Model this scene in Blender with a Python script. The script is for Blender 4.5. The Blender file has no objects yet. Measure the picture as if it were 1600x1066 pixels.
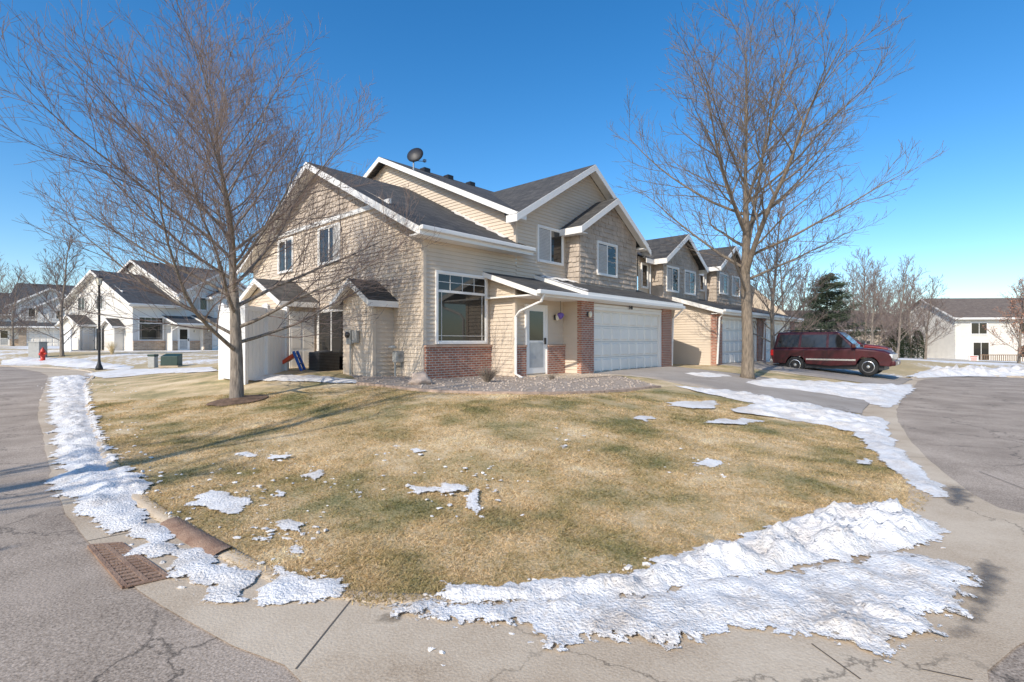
import bpy, bmesh, math, random
import numpy as np
from mathutils import Vector, Matrix, noise, geometry
random.seed(7); np.random.seed(7)
PI=math.pi
scene=bpy.context.scene; COL=scene.collection
EYE=1.65
D1=(0.674,0.7387); D2=(-0.7387,0.674); C0=(-2.372,13.75); ROT=math.atan2(D1[1],D1[0]); GRADE=0.55
# ---------------- materials ----------------
def newmat(name):
    m=bpy.data.materials.new(name); m.use_nodes=True
    nt=m.node_tree; b=nt.nodes['Principled BSDF']; return m,nt,b
def N(nt,t,**k):
    n=nt.nodes.new(t)
    for a,v in k.items():
        if a in n.inputs.keys(): n.inputs[a].default_value=v
        else: setattr(n,a,v)
    return n
def ramp(nt,stops):
    r=nt.nodes.new('ShaderNodeValToRGB'); e=r.color_ramp.elements
    while len(e)<len(stops): e.new(.5)
    for i,(p,c) in enumerate(stops):
        e[i].position=p; e[i].color=(c[0],c[1],c[2],1) if len(c)==3 else c
    return r
def coords(nt,world=False):
    if world:
        g=nt.nodes.new('ShaderNodeNewGeometry'); return g.outputs['Position']
    return nt.nodes.new('ShaderNodeTexCoord').outputs['Object']
def plain(name,c,rough=.6,metal=0,var=.12,scale=6,bump=0.0,bscale=40):
    m,nt,b=newmat(name); co=coords(nt)
    n=N(nt,'ShaderNodeTexNoise',Scale=scale,Detail=6.0); nt.links.new(co,n.inputs['Vector'])
    r=ramp(nt,[(.25,[x*(1-var) for x in c]),(.75,[min(1,x*(1+var)) for x in c])])
    nt.links.new(n.outputs['Fac'],r.inputs[0]); nt.links.new(r.outputs[0],b.inputs['Base Color'])
    b.inputs['Roughness'].default_value=rough; b.inputs['Metallic'].default_value=metal
    if bump>0:
        n2=N(nt,'ShaderNodeTexNoise',Scale=bscale,Detail=4.0); nt.links.new(co,n2.inputs['Vector'])
        bp=N(nt,'ShaderNodeBump',Strength=bump,Distance=.02); nt.links.new(n2.outputs['Fac'],bp.inputs['Height'])
        nt.links.new(bp.outputs[0],b.inputs['Normal'])
    return m
def brickmat(name,c1,c2,mortar,w,h,ms=.012,bump=.5,rough=.85,offs=.5):
    m,nt,b=newmat(name); co=coords(nt)
    s=nt.nodes.new('ShaderNodeSeparateXYZ'); nt.links.new(co,s.inputs[0])
    a=N(nt,'ShaderNodeMath',operation='ADD'); nt.links.new(s.outputs[0],a.inputs[0]); nt.links.new(s.outputs[1],a.inputs[1])
    cb=nt.nodes.new('ShaderNodeCombineXYZ'); nt.links.new(a.outputs[0],cb.inputs[0]); nt.links.new(s.outputs[2],cb.inputs[1])
    br=N(nt,'ShaderNodeTexBrick',Scale=1.0); br.inputs['Brick Width'].default_value=w; br.inputs['Row Height'].default_value=h
    br.inputs['Mortar Size'].default_value=ms; br.inputs['Color1'].default_value=(*c1,1); br.inputs['Color2'].default_value=(*c2,1)
    br.inputs['Mortar'].default_value=(*mortar,1); br.offset=offs; br.inputs['Bias'].default_value=0
    nt.links.new(cb.outputs[0],br.inputs['Vector'])
    n=N(nt,'ShaderNodeTexNoise',Scale=5.0,Detail=8.0); nt.links.new(co,n.inputs['Vector'])
    mx=N(nt,'ShaderNodeMix',data_type='RGBA',blend_type='MULTIPLY'); mx.inputs[0].default_value=.6
    r=ramp(nt,[(.25,(.6,.6,.6)),(.75,(1.25,1.22,1.2))]); nt.links.new(n.outputs['Fac'],r.inputs[0])
    nt.links.new(br.outputs['Color'],mx.inputs[6]); nt.links.new(r.outputs[0],mx.inputs[7]); nt.links.new(mx.outputs[2],b.inputs['Base Color'])
    bp=N(nt,'ShaderNodeBump',Strength=bump,Distance=.02); bp.invert=True; nt.links.new(br.outputs['Fac'],bp.inputs['Height']); nt.links.new(bp.outputs[0],b.inputs['Normal'])
    b.inputs['Roughness'].default_value=rough
    return m
M={}
M['siding']=plain('siding',(.655,.545,.425),.6,0,.06,1.2,.1,90)
M['siding_white']=plain('siding_white',(.74,.70,.63),.6,0,.05,1.2)
M['shake']=plain('shake',(.47,.39,.315),.8,0,.25,2.5,.4,60)
M['trim']=plain('trim',(.84,.81,.76),.45,0,.03,2)
M['vinyl']=plain('vinyl',(.86,.85,.83),.4,0,.03,1)
M['gdoor']=plain('gdoor',(.86,.80,.71),.45,0,.05,1.5)
M['brick']=brickmat('brick',(.46,.17,.10),(.32,.115,.07),(.48,.41,.34),.205,.068)
M['stone']=brickmat('stone',(.52,.39,.27),(.34,.25,.17),(.45,.41,.36),.34,.12)
M['shingle']=brickmat('shingle',(.12,.112,.10),(.06,.057,.054),(.03,.03,.03),.32,.062,.008,.6)
m,nt,b=newmat('glass'); b.inputs['Base Color'].default_value=(.03,.028,.025,1); b.inputs['Roughness'].default_value=.04; b.inputs['IOR'].default_value=1.6
n=N(nt,'ShaderNodeTexNoise',Scale=1.1,Detail=1.0); nt.links.new(coords(nt),n.inputs['Vector']); bp=N(nt,'ShaderNodeBump',Strength=.08,Distance=.05); nt.links.new(n.outputs['Fac'],bp.inputs['Height']); nt.links.new(bp.outputs[0],b.inputs['Normal'])
M['glass']=m
M['blind']=plain('blind',(.50,.48,.45),.6,0,.1,3)
M['black']=plain('black',(.02,.02,.022),.5,0,.3,8)
M['joint']=plain('joint',(.11,.09,.07),.9,0,.3,8)
M['darkgrey']=plain('darkgrey',(.06,.06,.065),.5,0,.2,8)
M['metal']=plain('metal',(.35,.36,.36),.4,.6,.15,8)
M['greybox']=plain('greybox',(.38,.37,.34),.5,0,.1,8)
M['green']=plain('green',(.02,.045,.03),.5,0,.15,8)
M['hydrant']=plain('hydrant',(.55,.04,.02),.45,0,.15,8)
M['purple']=plain('purple',(.16,.10,.42),.5,0,.3,12)
M['toyred']=plain('toyred',(.65,.07,.02),.4,0,.08,5); M['toyblue']=plain('toyblue',(.02,.12,.5),.4,0,.08,5)
def bark(name,c1,c2):
    m,nt,b=newmat(name); co=coords(nt)
    mp=N(nt,'ShaderNodeMapping'); mp.inputs['Scale'].default_value=(18,18,3); nt.links.new(co,mp.inputs[0])
    n=N(nt,'ShaderNodeTexNoise',Scale=1.6,Detail=8.0); nt.links.new(mp.outputs[0],n.inputs['Vector'])
    r=ramp(nt,[(.3,c1),(.7,c2)]); nt.links.new(n.outputs['Fac'],r.inputs[0]); nt.links.new(r.outputs[0],b.inputs['Base Color'])
    bp=N(nt,'ShaderNodeBump',Strength=.8,Distance=.02); nt.links.new(n.outputs['Fac'],bp.inputs['Height']); nt.links.new(bp.outputs[0],b.inputs['Normal'])
    b.inputs['Roughness'].default_value=.9; return m
M['bark']=bark('bark',(.13,.105,.085),(.36,.30,.24)); M['twig']=bark('twig',(.17,.125,.105),(.28,.215,.185))
M['bark2']=bark('bark2',(.12,.095,.07),(.30,.235,.17)); M['twig2']=bark('twig2',(.15,.12,.095),(.25,.20,.155))
def groundmat(name,stops,s1,s2,bump=.4,bsc=60,rough=.95,fine=.35,bdist=.03):
    m,nt,b=newmat(name); co=coords(nt,True)
    n1=N(nt,'ShaderNodeTexNoise',Scale=s1,Detail=5.0,Roughness=.6); n2=N(nt,'ShaderNodeTexNoise',Scale=s2,Detail=6.0,Roughness=.7)
    for n in (n1,n2): nt.links.new(co,n.inputs['Vector'])
    mx=N(nt,'ShaderNodeMix',data_type='FLOAT'); mx.inputs[0].default_value=fine; nt.links.new(n1.outputs['Fac'],mx.inputs[2]); nt.links.new(n2.outputs['Fac'],mx.inputs[3])
    r=ramp(nt,stops); nt.links.new(mx.outputs[0],r.inputs[0]); nt.links.new(r.outputs[0],b.inputs['Base Color'])
    n3=N(nt,'ShaderNodeTexNoise',Scale=bsc,Detail=5.0); nt.links.new(co,n3.inputs['Vector'])
    bp=N(nt,'ShaderNodeBump',Strength=bump,Distance=bdist); nt.links.new(n3.outputs['Fac'],bp.inputs['Height']); nt.links.new(bp.outputs[0],b.inputs['Normal'])
    b.inputs['Roughness'].default_value=rough; return m
def ragged(m,width,nscale,soft=0.0,amax=1.0):
    nt=m.node_tree; b=nt.nodes['Principled BSDF']; co=coords(nt,True)
    A=N(nt,'ShaderNodeAttribute',attribute_name='rim'); n=N(nt,'ShaderNodeTexNoise',Scale=nscale,Detail=6.0,Roughness=.7); nt.links.new(co,n.inputs['Vector'])
    s=N(nt,'ShaderNodeMapRange'); s.inputs['From Min'].default_value=.35; s.inputs['From Max'].default_value=.72; s.inputs['To Min'].default_value=0; s.inputs['To Max'].default_value=width; nt.links.new(n.outputs['Fac'],s.inputs[0])
    d=N(nt,'ShaderNodeMath',operation='SUBTRACT'); nt.links.new(A.outputs['Fac'],d.inputs[0]); nt.links.new(s.outputs[0],d.inputs[1])
    k=N(nt,'ShaderNodeMapRange'); k.inputs['From Min'].default_value=-.002; k.inputs['From Max'].default_value=.003+soft; k.inputs['To Max'].default_value=amax; nt.links.new(d.outputs[0],k.inputs[0]); nt.links.new(k.outputs[0],b.inputs['Alpha'])
GR=[(.38,(.24,.225,.10)),(.435,(.37,.305,.145)),(.48,(.52,.395,.205)),(.54,(.66,.50,.29)),(.62,(.80,.65,.43))]
M['lawn']=groundmat('lawn',GR,.95,34,.9,70,.95,.38)
M['farground']=groundmat('farground',[(.40,(.40,.31,.16)),(.5,(.52,.40,.23)),(.53,(.75,.74,.73)),(.7,(.84,.83,.81))],.12,4,.3,10)
M['gravel']=groundmat('gravel',[(.35,(.26,.20,.15)),(.5,(.40,.32,.25)),(.62,(.55,.46,.38))],9,60,.9,50)
M['mulch']=groundmat('mulch',[(.35,(.09,.055,.035)),(.6,(.24,.15,.095))],9,60,.9,50)
def paved(name,stops,s1,crack,csc,speck=220,fine=.4,cthr=.012,dark=.35,lo=.47,bump=.35,bd=.03):
    m=groundmat(name,stops,s1,speck,bump,speck*.8,.9,fine,bd); nt=m.node_tree; b=nt.nodes['Principled BSDF']
    if crack:
        co=coords(nt,True); nz=N(nt,'ShaderNodeTexNoise',Scale=1.6,Detail=7.0,Roughness=.65); nt.links.new(co,nz.inputs['Vector'])
        mm=N(nt,'ShaderNodeMix',data_type='VECTOR'); mm.inputs[0].default_value=.45
        nt.links.new(co,mm.inputs[4]); nt.links.new(nz.outputs['Color'],mm.inputs[5])
        v=N(nt,'ShaderNodeTexVoronoi',feature='DISTANCE_TO_EDGE',Scale=csc); nt.links.new(mm.outputs[1],v.inputs['Vector'])
        r=ramp(nt,[(0,(dark,dark,dark)),(cthr,(1,1,1))]); nt.links.new(v.outputs['Distance'],r.inputs[0])
        big=N(nt,'ShaderNodeTexNoise',Scale=.4,Detail=2.0); nt.links.new(co,big.inputs['Vector'])
        r2=ramp(nt,[(lo,(0,0,0)),(lo+.08,(1,1,1))]); nt.links.new(big.outputs['Fac'],r2.inputs[0])
        src=b.inputs['Base Color'].links[0].from_socket
        mx=N(nt,'ShaderNodeMix',data_type='RGBA',blend_type='MULTIPLY'); nt.links.new(r2.outputs[0],mx.inputs[0])
        nt.links.new(src,mx.inputs[6]); nt.links.new(r.outputs[0],mx.inputs[7]); nt.links.new(mx.outputs[2],b.inputs['Base Color'])
    return m
M['asphalt']=paved('asphalt',[(.38,(.16,.12,.088)),(.46,(.31,.245,.185)),(.53,(.41,.33,.255)),(.63,(.60,.49,.39))],.9,True,1.3,75,.68,.014,.35,.40,.35,.012)
M['concrete']=paved('concrete',[(.36,(.34,.25,.165)),(.46,(.49,.385,.27)),(.54,(.57,.465,.34)),(.66,(.66,.555,.42))],.9,True,.4,80,.45,.004,.45,.44,.3,.015)
M['drive']=paved('drive',[(.35,(.27,.23,.19)),(.6,(.42,.37,.32))],.8,True,.5,90,.5,.006,.5)
M['wet']=groundmat('wet',[(.3,(.09,.068,.045)),(.7,(.18,.14,.10))],1.5,30,.1,60,.45); ragged(M['wet'],.12,6,.16,.92)
M['rust']=groundmat('rust',[(.35,(.20,.11,.07)),(.65,(.38,.25,.17))],8,60,.5,80)
def snowmat(name,dirt):
    m=groundmat(name,[(.34,(.46,.38,.30)) if dirt>1 else (.28,(.62,.57,.50)),(.45 if dirt>1 else .39,(.68,.62,.55)),(.54,(.84,.81,.77)),(.70,(.92,.90,.87))],2.2,28,.7,50,.6,.45)
    return m
M['chunk']=snowmat('chunk',0); M['snow']=snowmat('snow',0); M['leftsnow']=snowmat('leftsnow',1); M['dirtysnow']=snowmat('dirtysnow',2); ragged(M['snow'],.07,18); ragged(M['dirtysnow'],.16,12); ragged(M['leftsnow'],.13,10)
def paint(name,c):
    m,nt,b=newmat(name); b.inputs['Roughness'].default_value=.34; b.inputs['Coat Weight'].default_value=.3; b.inputs['Metallic'].default_value=.15
    n=N(nt,'ShaderNodeTexNoise',Scale=3.0); nt.links.new(coords(nt),n.inputs['Vector']); r=ramp(nt,[(.3,[x*.85 for x in c]),(.7,[x*1.1 for x in c])]); nt.links.new(n.outputs['Fac'],r.inputs[0]); nt.links.new(r.outputs[0],b.inputs['Base Color'])
    return m
M['carred']=paint('carred',(.062,.005,.009)); M['carred2']=paint('carred2',(.16,.010,.012))
M['chrome']=plain('chrome',(.6,.6,.6),.25,.9,.05); M['lens']=plain('lens',(.7,.7,.68),.1,0,.1); M['redlens']=plain('redlens',(.4,.01,.01),.2,0,.1); M['tyre']=plain('tyre',(.02,.02,.02),.85,0,.2)
M['bulb']=plain('bulb',(.8,.75,.6),.3); M['cap']=plain('cap',(.52,.34,.24),.8); M['roofsnow']=M['chunk']
# ---------------- builders ----------------
class MB:
    def __init__(s): s.v=[]; s.f=[]
    def add(s,vs,fs):
        o=len(s.v); s.v+= [tuple(v) for v in vs]; s.f+=[tuple(i+o for i in f) for f in fs]; return s
    def hexa(s,p):
        return s.add(p,[(0,3,2,1),(4,5,6,7),(0,1,5,4),(1,2,6,5),(2,3,7,6),(3,0,4,7)])
    def box(s,x0,x1,y0,y1,z0,z1):
        return s.hexa([(x0,y0,z0),(x1,y0,z0),(x1,y1,z0),(x0,y1,z0),(x0,y0,z1),(x1,y0,z1),(x1,y1,z1),(x0,y1,z1)])
    def fbox(s,F,a0,a1,n0,n1,z0,z1):
        return s.hexa([F(a0,n0,z0),F(a1,n0,z0),F(a1,n1,z0),F(a0,n1,z0),F(a0,n0,z1),F(a1,n0,z1),F(a1,n1,z1),F(a0,n1,z1)])
    def slab(s,top,t):
        n=len(top); vs=list(top)+[(p[0],p[1],p[2]-t) for p in top]
        fs=[tuple(range(n)),tuple(range(2*n-1,n-1,-1))]+[(i,i+n,(i+1)%n+n,(i+1)%n) for i in range(n)]
        return s.add(vs,fs)
    def beam(s,p,q,w,h):
        p=Vector(p);q=Vector(q);d=(q-p); hd=Vector((d.x,d.y,0)); 
        if hd.length<1e-6: sd=Vector((1,0,0))
        else: sd=Vector((-hd.y,hd.x,0)).normalized()
        sd=sd*w/2; z=Vector((0,0,h))
        return s.hexa([p-sd-z,q-sd-z,q+sd-z,p+sd-z,p-sd,q-sd,q+sd,p+sd])
    def tube(s,path,rad,n=6,cap=True):
        path=[Vector(p) for p in path]; o=len(s.v); k=len(path)
        for i,p in enumerate(path):
            d=(path[min(i+1,k-1)]-path[max(i-1,0)])
            if d.length<1e-9: d=Vector((0,0,1))
            d.normalize(); a=Vector((1,0,0)) if abs(d.x)<.8 else Vector((0,1,0)); e=d.cross(a).normalized(); g=d.cross(e)
            r=rad[i] if hasattr(rad,'__len__') else rad
            for j in range(n):
                t=2*PI*j/n; s.v.append(tuple(p+e*(r*math.cos(t))+g*(r*math.sin(t))))
        for i in range(k-1):
            for j in range(n):
                a0=o+i*n+j; b0=o+i*n+(j+1)%n; s.f.append((a0,b0,b0+n,a0+n))
        if cap: s.f.append(tuple(range(o,o+n))[::-1]); s.f.append(tuple(range(o+(k-1)*n,o+k*n)))
        return s
    def lathe(s,prof,n=20,c=(0,0,0),axis='z'):
        o=len(s.v)
        for r,h in prof:
            for j in range(n):
                t=2*PI*j/n; x,y=r*math.cos(t),r*math.sin(t)
                if axis=='z': s.v.append((c[0]+x,c[1]+y,c[2]+h))
                elif axis=='y': s.v.append((c[0]+x,c[1]+h,c[2]+y))
                else: s.v.append((c[0]+h,c[1]+x,c[2]+y))
        for i in range(len(prof)-1):
            for j in range(n): a0=o+i*n+j; b0=o+i*n+(j+1)%n; s.f.append((a0,b0,b0+n,a0+n))
        s.f.append(tuple(range(o,o+n))); s.f.append(tuple(range(o+(len(prof)-1)*n,o+len(prof)*n)))
        return s
    def build(s,name,mat,parent=None,smooth=False,bevel=0,fixn=True):
        me=bpy.data.meshes.new(name); me.from_pydata(s.v,[],s.f)
        if fixn and len(s.f)<60000:
            bm=bmesh.new(); bm.from_mesh(me); bmesh.ops.recalc_face_normals(bm,faces=bm.faces); bm.to_mesh(me); bm.free()
        me.materials.append(mat); me.update()
        if smooth: me.polygons.foreach_set('use_smooth',[True]*len(me.polygons))
        o=bpy.data.objects.new(name,me); COL.objects.link(o)
        if parent: o.parent=parent
        if bevel:
            bv=o.modifiers.new('b','BEVEL'); bv.width=bevel; bv.segments=2; bv.limit_method='ANGLE'; bv.angle_limit=.6
        return o
def tag(o,label=None,cat=None,group=None,kind=None):
    if label: o['label']=label
    if cat: o['category']=cat
    if group: o['group']=group
    if kind: o['kind']=kind
    return o
def thing(name,label,cat,loc=(0,0,0),rz=0,group=None):
    o=bpy.data.objects.new(name,None); COL.objects.link(o); o.location=loc; o.rotation_euler=(0,0,rz); o.empty_display_size=.1
    return tag(o,label,cat,group)
# ---------------- terrain ----------------
BL=[(-90,37),(-55,33.5),(-40,31),(-27,28.5),(-21,25.5),(-17.9,22),(-14.6,17.5),(-12.2,14.7),(-8.3,10.1),(-5.9,7.4),(-4.7,6.1),(-3.7,5.1),(-2.6,4.22),(-1.9,3.7),(-1.45,3.42),(-1.07,3.27),(-.48,3.22),(.21,3.37),(.89,3.55),(1.57,3.8),(2.69,4.3),(3.6,4.8),(4.15,5.25),(4.7,6.0),(5.3,7.3),(6.0,8.6),(6.9,10.2),(8.8,12.9),(11,15.4),(14,18.6),(17,22),(19.5,24.5),(25,26),(60,27),(200,28)]
def inside(poly,X,Y):
    X=np.asarray(X,float);Y=np.asarray(Y,float); r=np.zeros(X.shape,bool); n=len(poly)
    for i in range(n):
        x1,y1=poly[i]; x2,y2=poly[(i+1)%n]
        if y1==y2: continue
        c=((y1>Y)!=(y2>Y))&(X<(x2-x1)*(Y-y1)/(y2-y1)+x1); r^=c
    return r
def pdist(line,X,Y,closed=False):
    X=np.asarray(X,float);Y=np.asarray(Y,float); d=np.full(X.shape,1e9); n=len(line)
    for i in range(n if closed else n-1):
        x1,y1=line[i]; x2,y2=line[(i+1)%n]; dx,dy=x2-x1,y2-y1; L=dx*dx+dy*dy+1e-12
        t=np.clip(((X-x1)*dx+(Y-y1)*dy)/L,0,1); d=np.minimum(d,np.hypot(X-x1-t*dx,Y-y1-t*dy))
    return d
def sm(t): t=np.clip(t,0,1); return t*t*(3-2*t)
def base(X,Y):
    X=np.clip(np.asarray(X,float),-60,75); Y=np.clip(np.asarray(Y,float),-20,60)
    return -.006*X+.0025*Y-.028*np.clip(X-22,0,60)
def toUV(X,Y):
    a=np.asarray(X,float)-C0[0]; b=np.asarray(Y,float)-C0[1]; return a*D1[0]+b*D1[1], a*D2[0]+b*D2[1]
def UV(u,v): return (C0[0]+u*D1[0]+v*D2[0], C0[1]+u*D1[1]+v*D2[1])
def smoothline(p,it=2,closed=False):
    for _ in range(it):
        q=[] if closed else [p[0]]; n=len(p)
        for i in range(n if closed else n-1):
            a=np.array(p[i]);b=np.array(p[(i+1)%n]); q+= [tuple(a*.75+b*.25),tuple(a*.25+b*.75)]
        if not closed: q.append(p[-1])
        p=q
    return p
BL=smoothline(BL,2); BLF=[(-1500,100)]+BL+[(1500,60),(1500,1500),(-1500,1500)]
def kerbh(X,Y):
    X=np.asarray(X,float); Y=np.asarray(Y,float)
    left=sm((-X-1.4)/1.6)*.028; right=sm((Y-9)/4)*sm((X-2)/2)*.06
    return .010+np.maximum(left,right)
def h(X,Y):
    X=np.asarray(X,float);Y=np.asarray(Y,float)
    ins=inside(BLF,X,Y); d=pdist(BL,X,Y); u,v=toUV(X,Y)
    dm=(((u>5.2)&(u<10.9))|((u>14.3)&(u<20.2)))&(v<0)
    k=kerbh(X,Y); e=np.where(dm,sm(d/1.2),1.0)
    r=e*k+.52*sm((d+.3)/7.0)-.003+.2*np.exp(-((X+8.5)**2+(Y-16.5)**2)/14)
    return base(X,Y)+np.where(ins,r,0)
def hs(x,y): return float(h(np.array([x]),np.array([y]))[0])
_DD=np.concatenate([np.arange(1.5,12,.01),np.arange(12,90,.05)])
def pix(x,y,off=0):
    t=(x-800)/800; Z=EYE-(y-533)/800*_DD-h(t*_DD,_DD)-off
    k=np.argmax(Z<0); D=_DD[k] if Z[k]<0 else 90
    return (t*D,D)
def sheet(name,poly,step_pts,zf,mat,parent=None,smooth=True,rim=False,**tg):
    poly=[tuple(p) for p in poly]; X=step_pts[:,0];Y=step_pts[:,1]
    k=inside(poly,X,Y)&(pdist(poly,X,Y,True)>.015); pts=step_pts[k]
    vs=[Vector(p) for p in poly]+[Vector(p) for p in pts.tolist()]
    n=len(poly); r=geometry.delaunay_2d_cdt(vs,[(i,(i+1)%n) for i in range(n)],[],1,1e-5)
    V=np.array([(v.x,v.y) for v in r[0]]); Z=zf(V[:,0],V[:,1])
    me=bpy.data.meshes.new(name); me.from_pydata(np.column_stack([V,Z]).tolist(),[],[tuple(f) for f in r[2]])
    me.update()
    if me.polygons and sum(p.normal.z for p in list(me.polygons)[:50])<0: me.flip_normals()
    if rim:
        at=me.attributes.new('rim','FLOAT','POINT'); at.data.foreach_set('value',pdist(poly,V[:,0],V[:,1],True).astype(np.float32))
    me.materials.append(mat); me.polygons.foreach_set('use_smooth',[smooth]*len(me.polygons))
    o=bpy.data.objects.new(name,me); COL.objects.link(o); o.parent=parent
    tag(o,**tg); return o
def grid(x0,x1,y0,y1,st,j=.35):
    a,b=np.meshgrid(np.arange(x0,x1,st),np.arange(y0,y1,st)); p=np.column_stack([a.ravel(),b.ravel()])
    return p+np.random.uniform(-j*st,j*st,p.shape)
def subdiv(poly,L,closed=True):
    out=[]; n=len(poly)
    for i in range(n if closed else n-1):
        a=np.array(poly[i],float); b=np.array(poly[(i+1)%n],float); k=max(1,int(np.hypot(*(b-a))/L))
        for j in range(k): out.append(tuple(a+(b-a)*j/k))
    if not closed: out.append(tuple(poly[-1]))
    return out
sheet('street',[(-300,-60),(300,-60),(300,70),(-300,70)],np.vstack([grid(-120,160,-40,66,4,0)]),lambda x,y:base(x,y),M['asphalt'],label='grey cracked asphalt street around the corner lot',cat='street',kind='structure')
lawnL=[p for p in BL if -18.1<p[0]<17.2 and p[1]<22.5]
lawnP=lawnL+[(12,25),(8,26),(4,22),(-2,20),(-9,24),(-14,25)]
lp=np.vstack([grid(-6,6,3,9.5,.16),grid(-20,20,9.5,27,.5),grid(-20,-6,3,9.5,.5),grid(6,20,3,9.5,.5)])
def lawnz(x,y):
    z=h(x,y); return z+np.array([noise.noise(Vector((a*.9,b*.9,0)))*.035+noise.noise(Vector((a*4,b*4,3)))*.014 for a,b in zip(x,y)])*np.clip(pdist(BL,x,y)/.4,0,1)
sheet('lawn',lawnP,lp,lawnz,M['lawn'],label='dry golden winter lawn on the corner lot',cat='lawn',kind='structure')
gp=np.vstack([grid(-90,90,3,80,2.5),grid(-400,400,80,400,30),grid(-400,-90,30,80,20),grid(90,400,20,80,20),grid(-1400,1400,420,1400,200)])
sheet('ground',BLF,gp,lambda x,y:h(x,y)-np.where(inside(lawnP,x,y)&(pdist(lawnP[-7:]+[lawnP[0]],x,y)>1.5),.15,0),M['farground'],label='open ground with dead grass and thin snow beyond the lot',cat='ground',kind='structure')
gl=[(-26.5,27.2),(-20.8,23.0),(-16.2,17.8),(-10.6,11.4),(-7.2,7.9),(-5.6,6.2),(-4.35,4.95),(-3.4,4.1),(-2.65,3.5),(-1.65,2.8),(-1.0,2.5),(-.8,2.0),(-.7,1.0),(1.3,1.0),(2.2,2.45),(2.9,2.88),(4.5,3.4),(9,4.0),(16,4.3),(16,6.3),(9,5.9),(5.6,5.0),(4.75,4.85),(5.09,5.81),(6.3,8.0),(8.5,11.4),(11.6,15.2),(14.6,18.6),(17.7,22.3),(20.3,24.1)]
glr=[]
for (x,y) in subdiv(smoothline(gl,1),.25): glr.append((x+.035*noise.noise(Vector((x*2.5,y*2.5,4))),y+.035*noise.noise(Vector((x*2.5,y*2.5,8)))))
k_=max(range(len(glr)),key=lambda i:glr[i][1]+glr[i][0]*.5)
inner=[p for p in BL if -27<p[0]<20 and p[1]<29]
glo=[]
for (x,y) in subdiv(smoothline(gl,1),.25,False): glo.append((x+.035*noise.noise(Vector((x*2.5,y*2.5,4))),y+.035*noise.noise(Vector((x*2.5,y*2.5,8)))))
sheet('gutter',glo+inner[::-1],grid(-8,10,1,13,.6),lambda x,y:base(x,y)+.008,M['concrete'],label='pale concrete gutter and apron curving around the lawn',cat='gutter',kind='structure')
kb=MB(); kl=subdiv([p for p in BL if -60<p[0]<60],.3,False); KX=np.array([p[0] for p in kl]);KY=np.array([p[1] for p in kl]); uu,vv=toUV(KX,KY)
kh=np.where((((uu>5.0)&(uu<11.1))|((uu>14.1)&(uu<20.4)))&(vv<0),.012,kerbh(KX,KY)+.006); bz=base(KX,KY)
prof=[(-.09,0,-.05),(-.07,.5,0),(-.03,.9,0),(.03,1.0,.0),(.06,.9,0),(.08,0,-.2)]
for i,(x,y) in enumerate(kl):
    a=kl[max(0,i-1)];b=kl[min(len(kl)-1,i+1)]; dx,dy=b[0]-a[0],b[1]-a[1]; L=math.hypot(dx,dy); nx,ny=-dy/L,dx/L
    for (o,s_,c) in prof: kb.v.append((x+nx*o,y+ny*o,bz[i]+kh[i]*s_+c))
for i in range(len(kl)-1):
    for j in range(5): a=i*6+j; kb.f.append((a,a+1,a+7,a+6))
tag(kb.build('kerb',M['concrete'],None,True),'low rounded concrete kerb around the corner lawn','kerb',None,'structure')
jb=MB()
def strip(mb,p,q,w,off):
    p=np.array(p);q=np.array(q);k=max(2,int(np.hypot(*(q-p))/.4)); d=(q-p)/np.hypot(*(q-p)); n_=np.array([-d[1],d[0]])*w/2
    pts=[p+(q-p)*i/k for i in range(k+1)]
    for i in range(k):
        a,b=pts[i],pts[i+1]; vs=[a-n_,b-n_,b+n_,a+n_]; mb.add([(v[0],v[1],float(base(v[0],v[1]))+off) for v in vs],[(0,1,2,3)])
for (a,b) in [((555,932),(462,1050)),((1268,1010),(1345,1066)),((1530,738),(1600,765)),((1440,1050),(1520,1066)),((205,918),(262,905))]:
    pa,pb=pix(*a),pix(*b)
    if abs(pa[0]-pb[0])+abs(pa[1]-pb[1])>.2: strip(jb,pa,pb,.009,.0105)
strip(jb,(-4.7,6.0),(-5.4,5.85),.008,.0105); strip(jb,(-3.0,4.5),(-3.5,4.05),.008,.0105); strip(jb,(5.5,7.4),(6.1,7.2),.008,.0105)
tag(jb.build('concrete_joint',M['joint']),'dark joints cut across the concrete apron','joint',None,'structure')
def drivepoly(u0,u1,v0):
    def end(u):
        v=v0
        while v>-16 and bool(inside(BLF,*[np.array([c]) for c in UV(u,v)])[0]): v-=.05
        return v-.02
    us=np.linspace(u0,u1,7); return [UV(u0,v0)]+[UV(u,end(u)) for u in us]+[UV(u1,v0)]
for i,(a,b,c,l) in enumerate([(5.25,10.85,-1.5,'grey driveway running from the nearest double garage to the street'),(14.35,20.1,-2.4,'snow edged driveway the dark red suv is parked on')]):
    sheet('driveway',drivepoly(a,b,c),grid(-2,22,8,32,.5),lambda x,y:h(x,y)+.03,M['drive'],label=l,cat='driveway',kind='structure')
sheet('walkway',[UV(3.0,-1.05),UV(3.0,-2.6),UV(5.24,-3.1),UV(5.24,-1.6),UV(4.8,-1.6),UV(4.8,-1.05)],grid(-2,8,10,20,.3),lambda x,y:h(x,y)+.05,M['concrete'],label='short concrete walk from the driveway to the front door',cat='walkway',kind='structure')
near=smoothline([pix(560,600),pix(640,610),pix(720,615),pix(800,617),pix(900,616),pix(980,611),pix(1030,606)],2)
bedP=near+[UV(5.2,-2.6),UV(5.2,-1.7),UV(4.8,-1),UV(2.5,-1),UV(2.5,.1),UV(0,.1),UV(0,1.3),UV(-.8,1.3),UV(-.8,2.4)]
sheet('gravel_bed',bedP,grid(-8,8,9,18,.25),lambda x,y:h(x,y)+.045,M['gravel'],label='bed of pale brown gravel along the house front',cat='gravel',kind='structure')
eb=MB(); ee=subdiv(near,.2,False)
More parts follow.
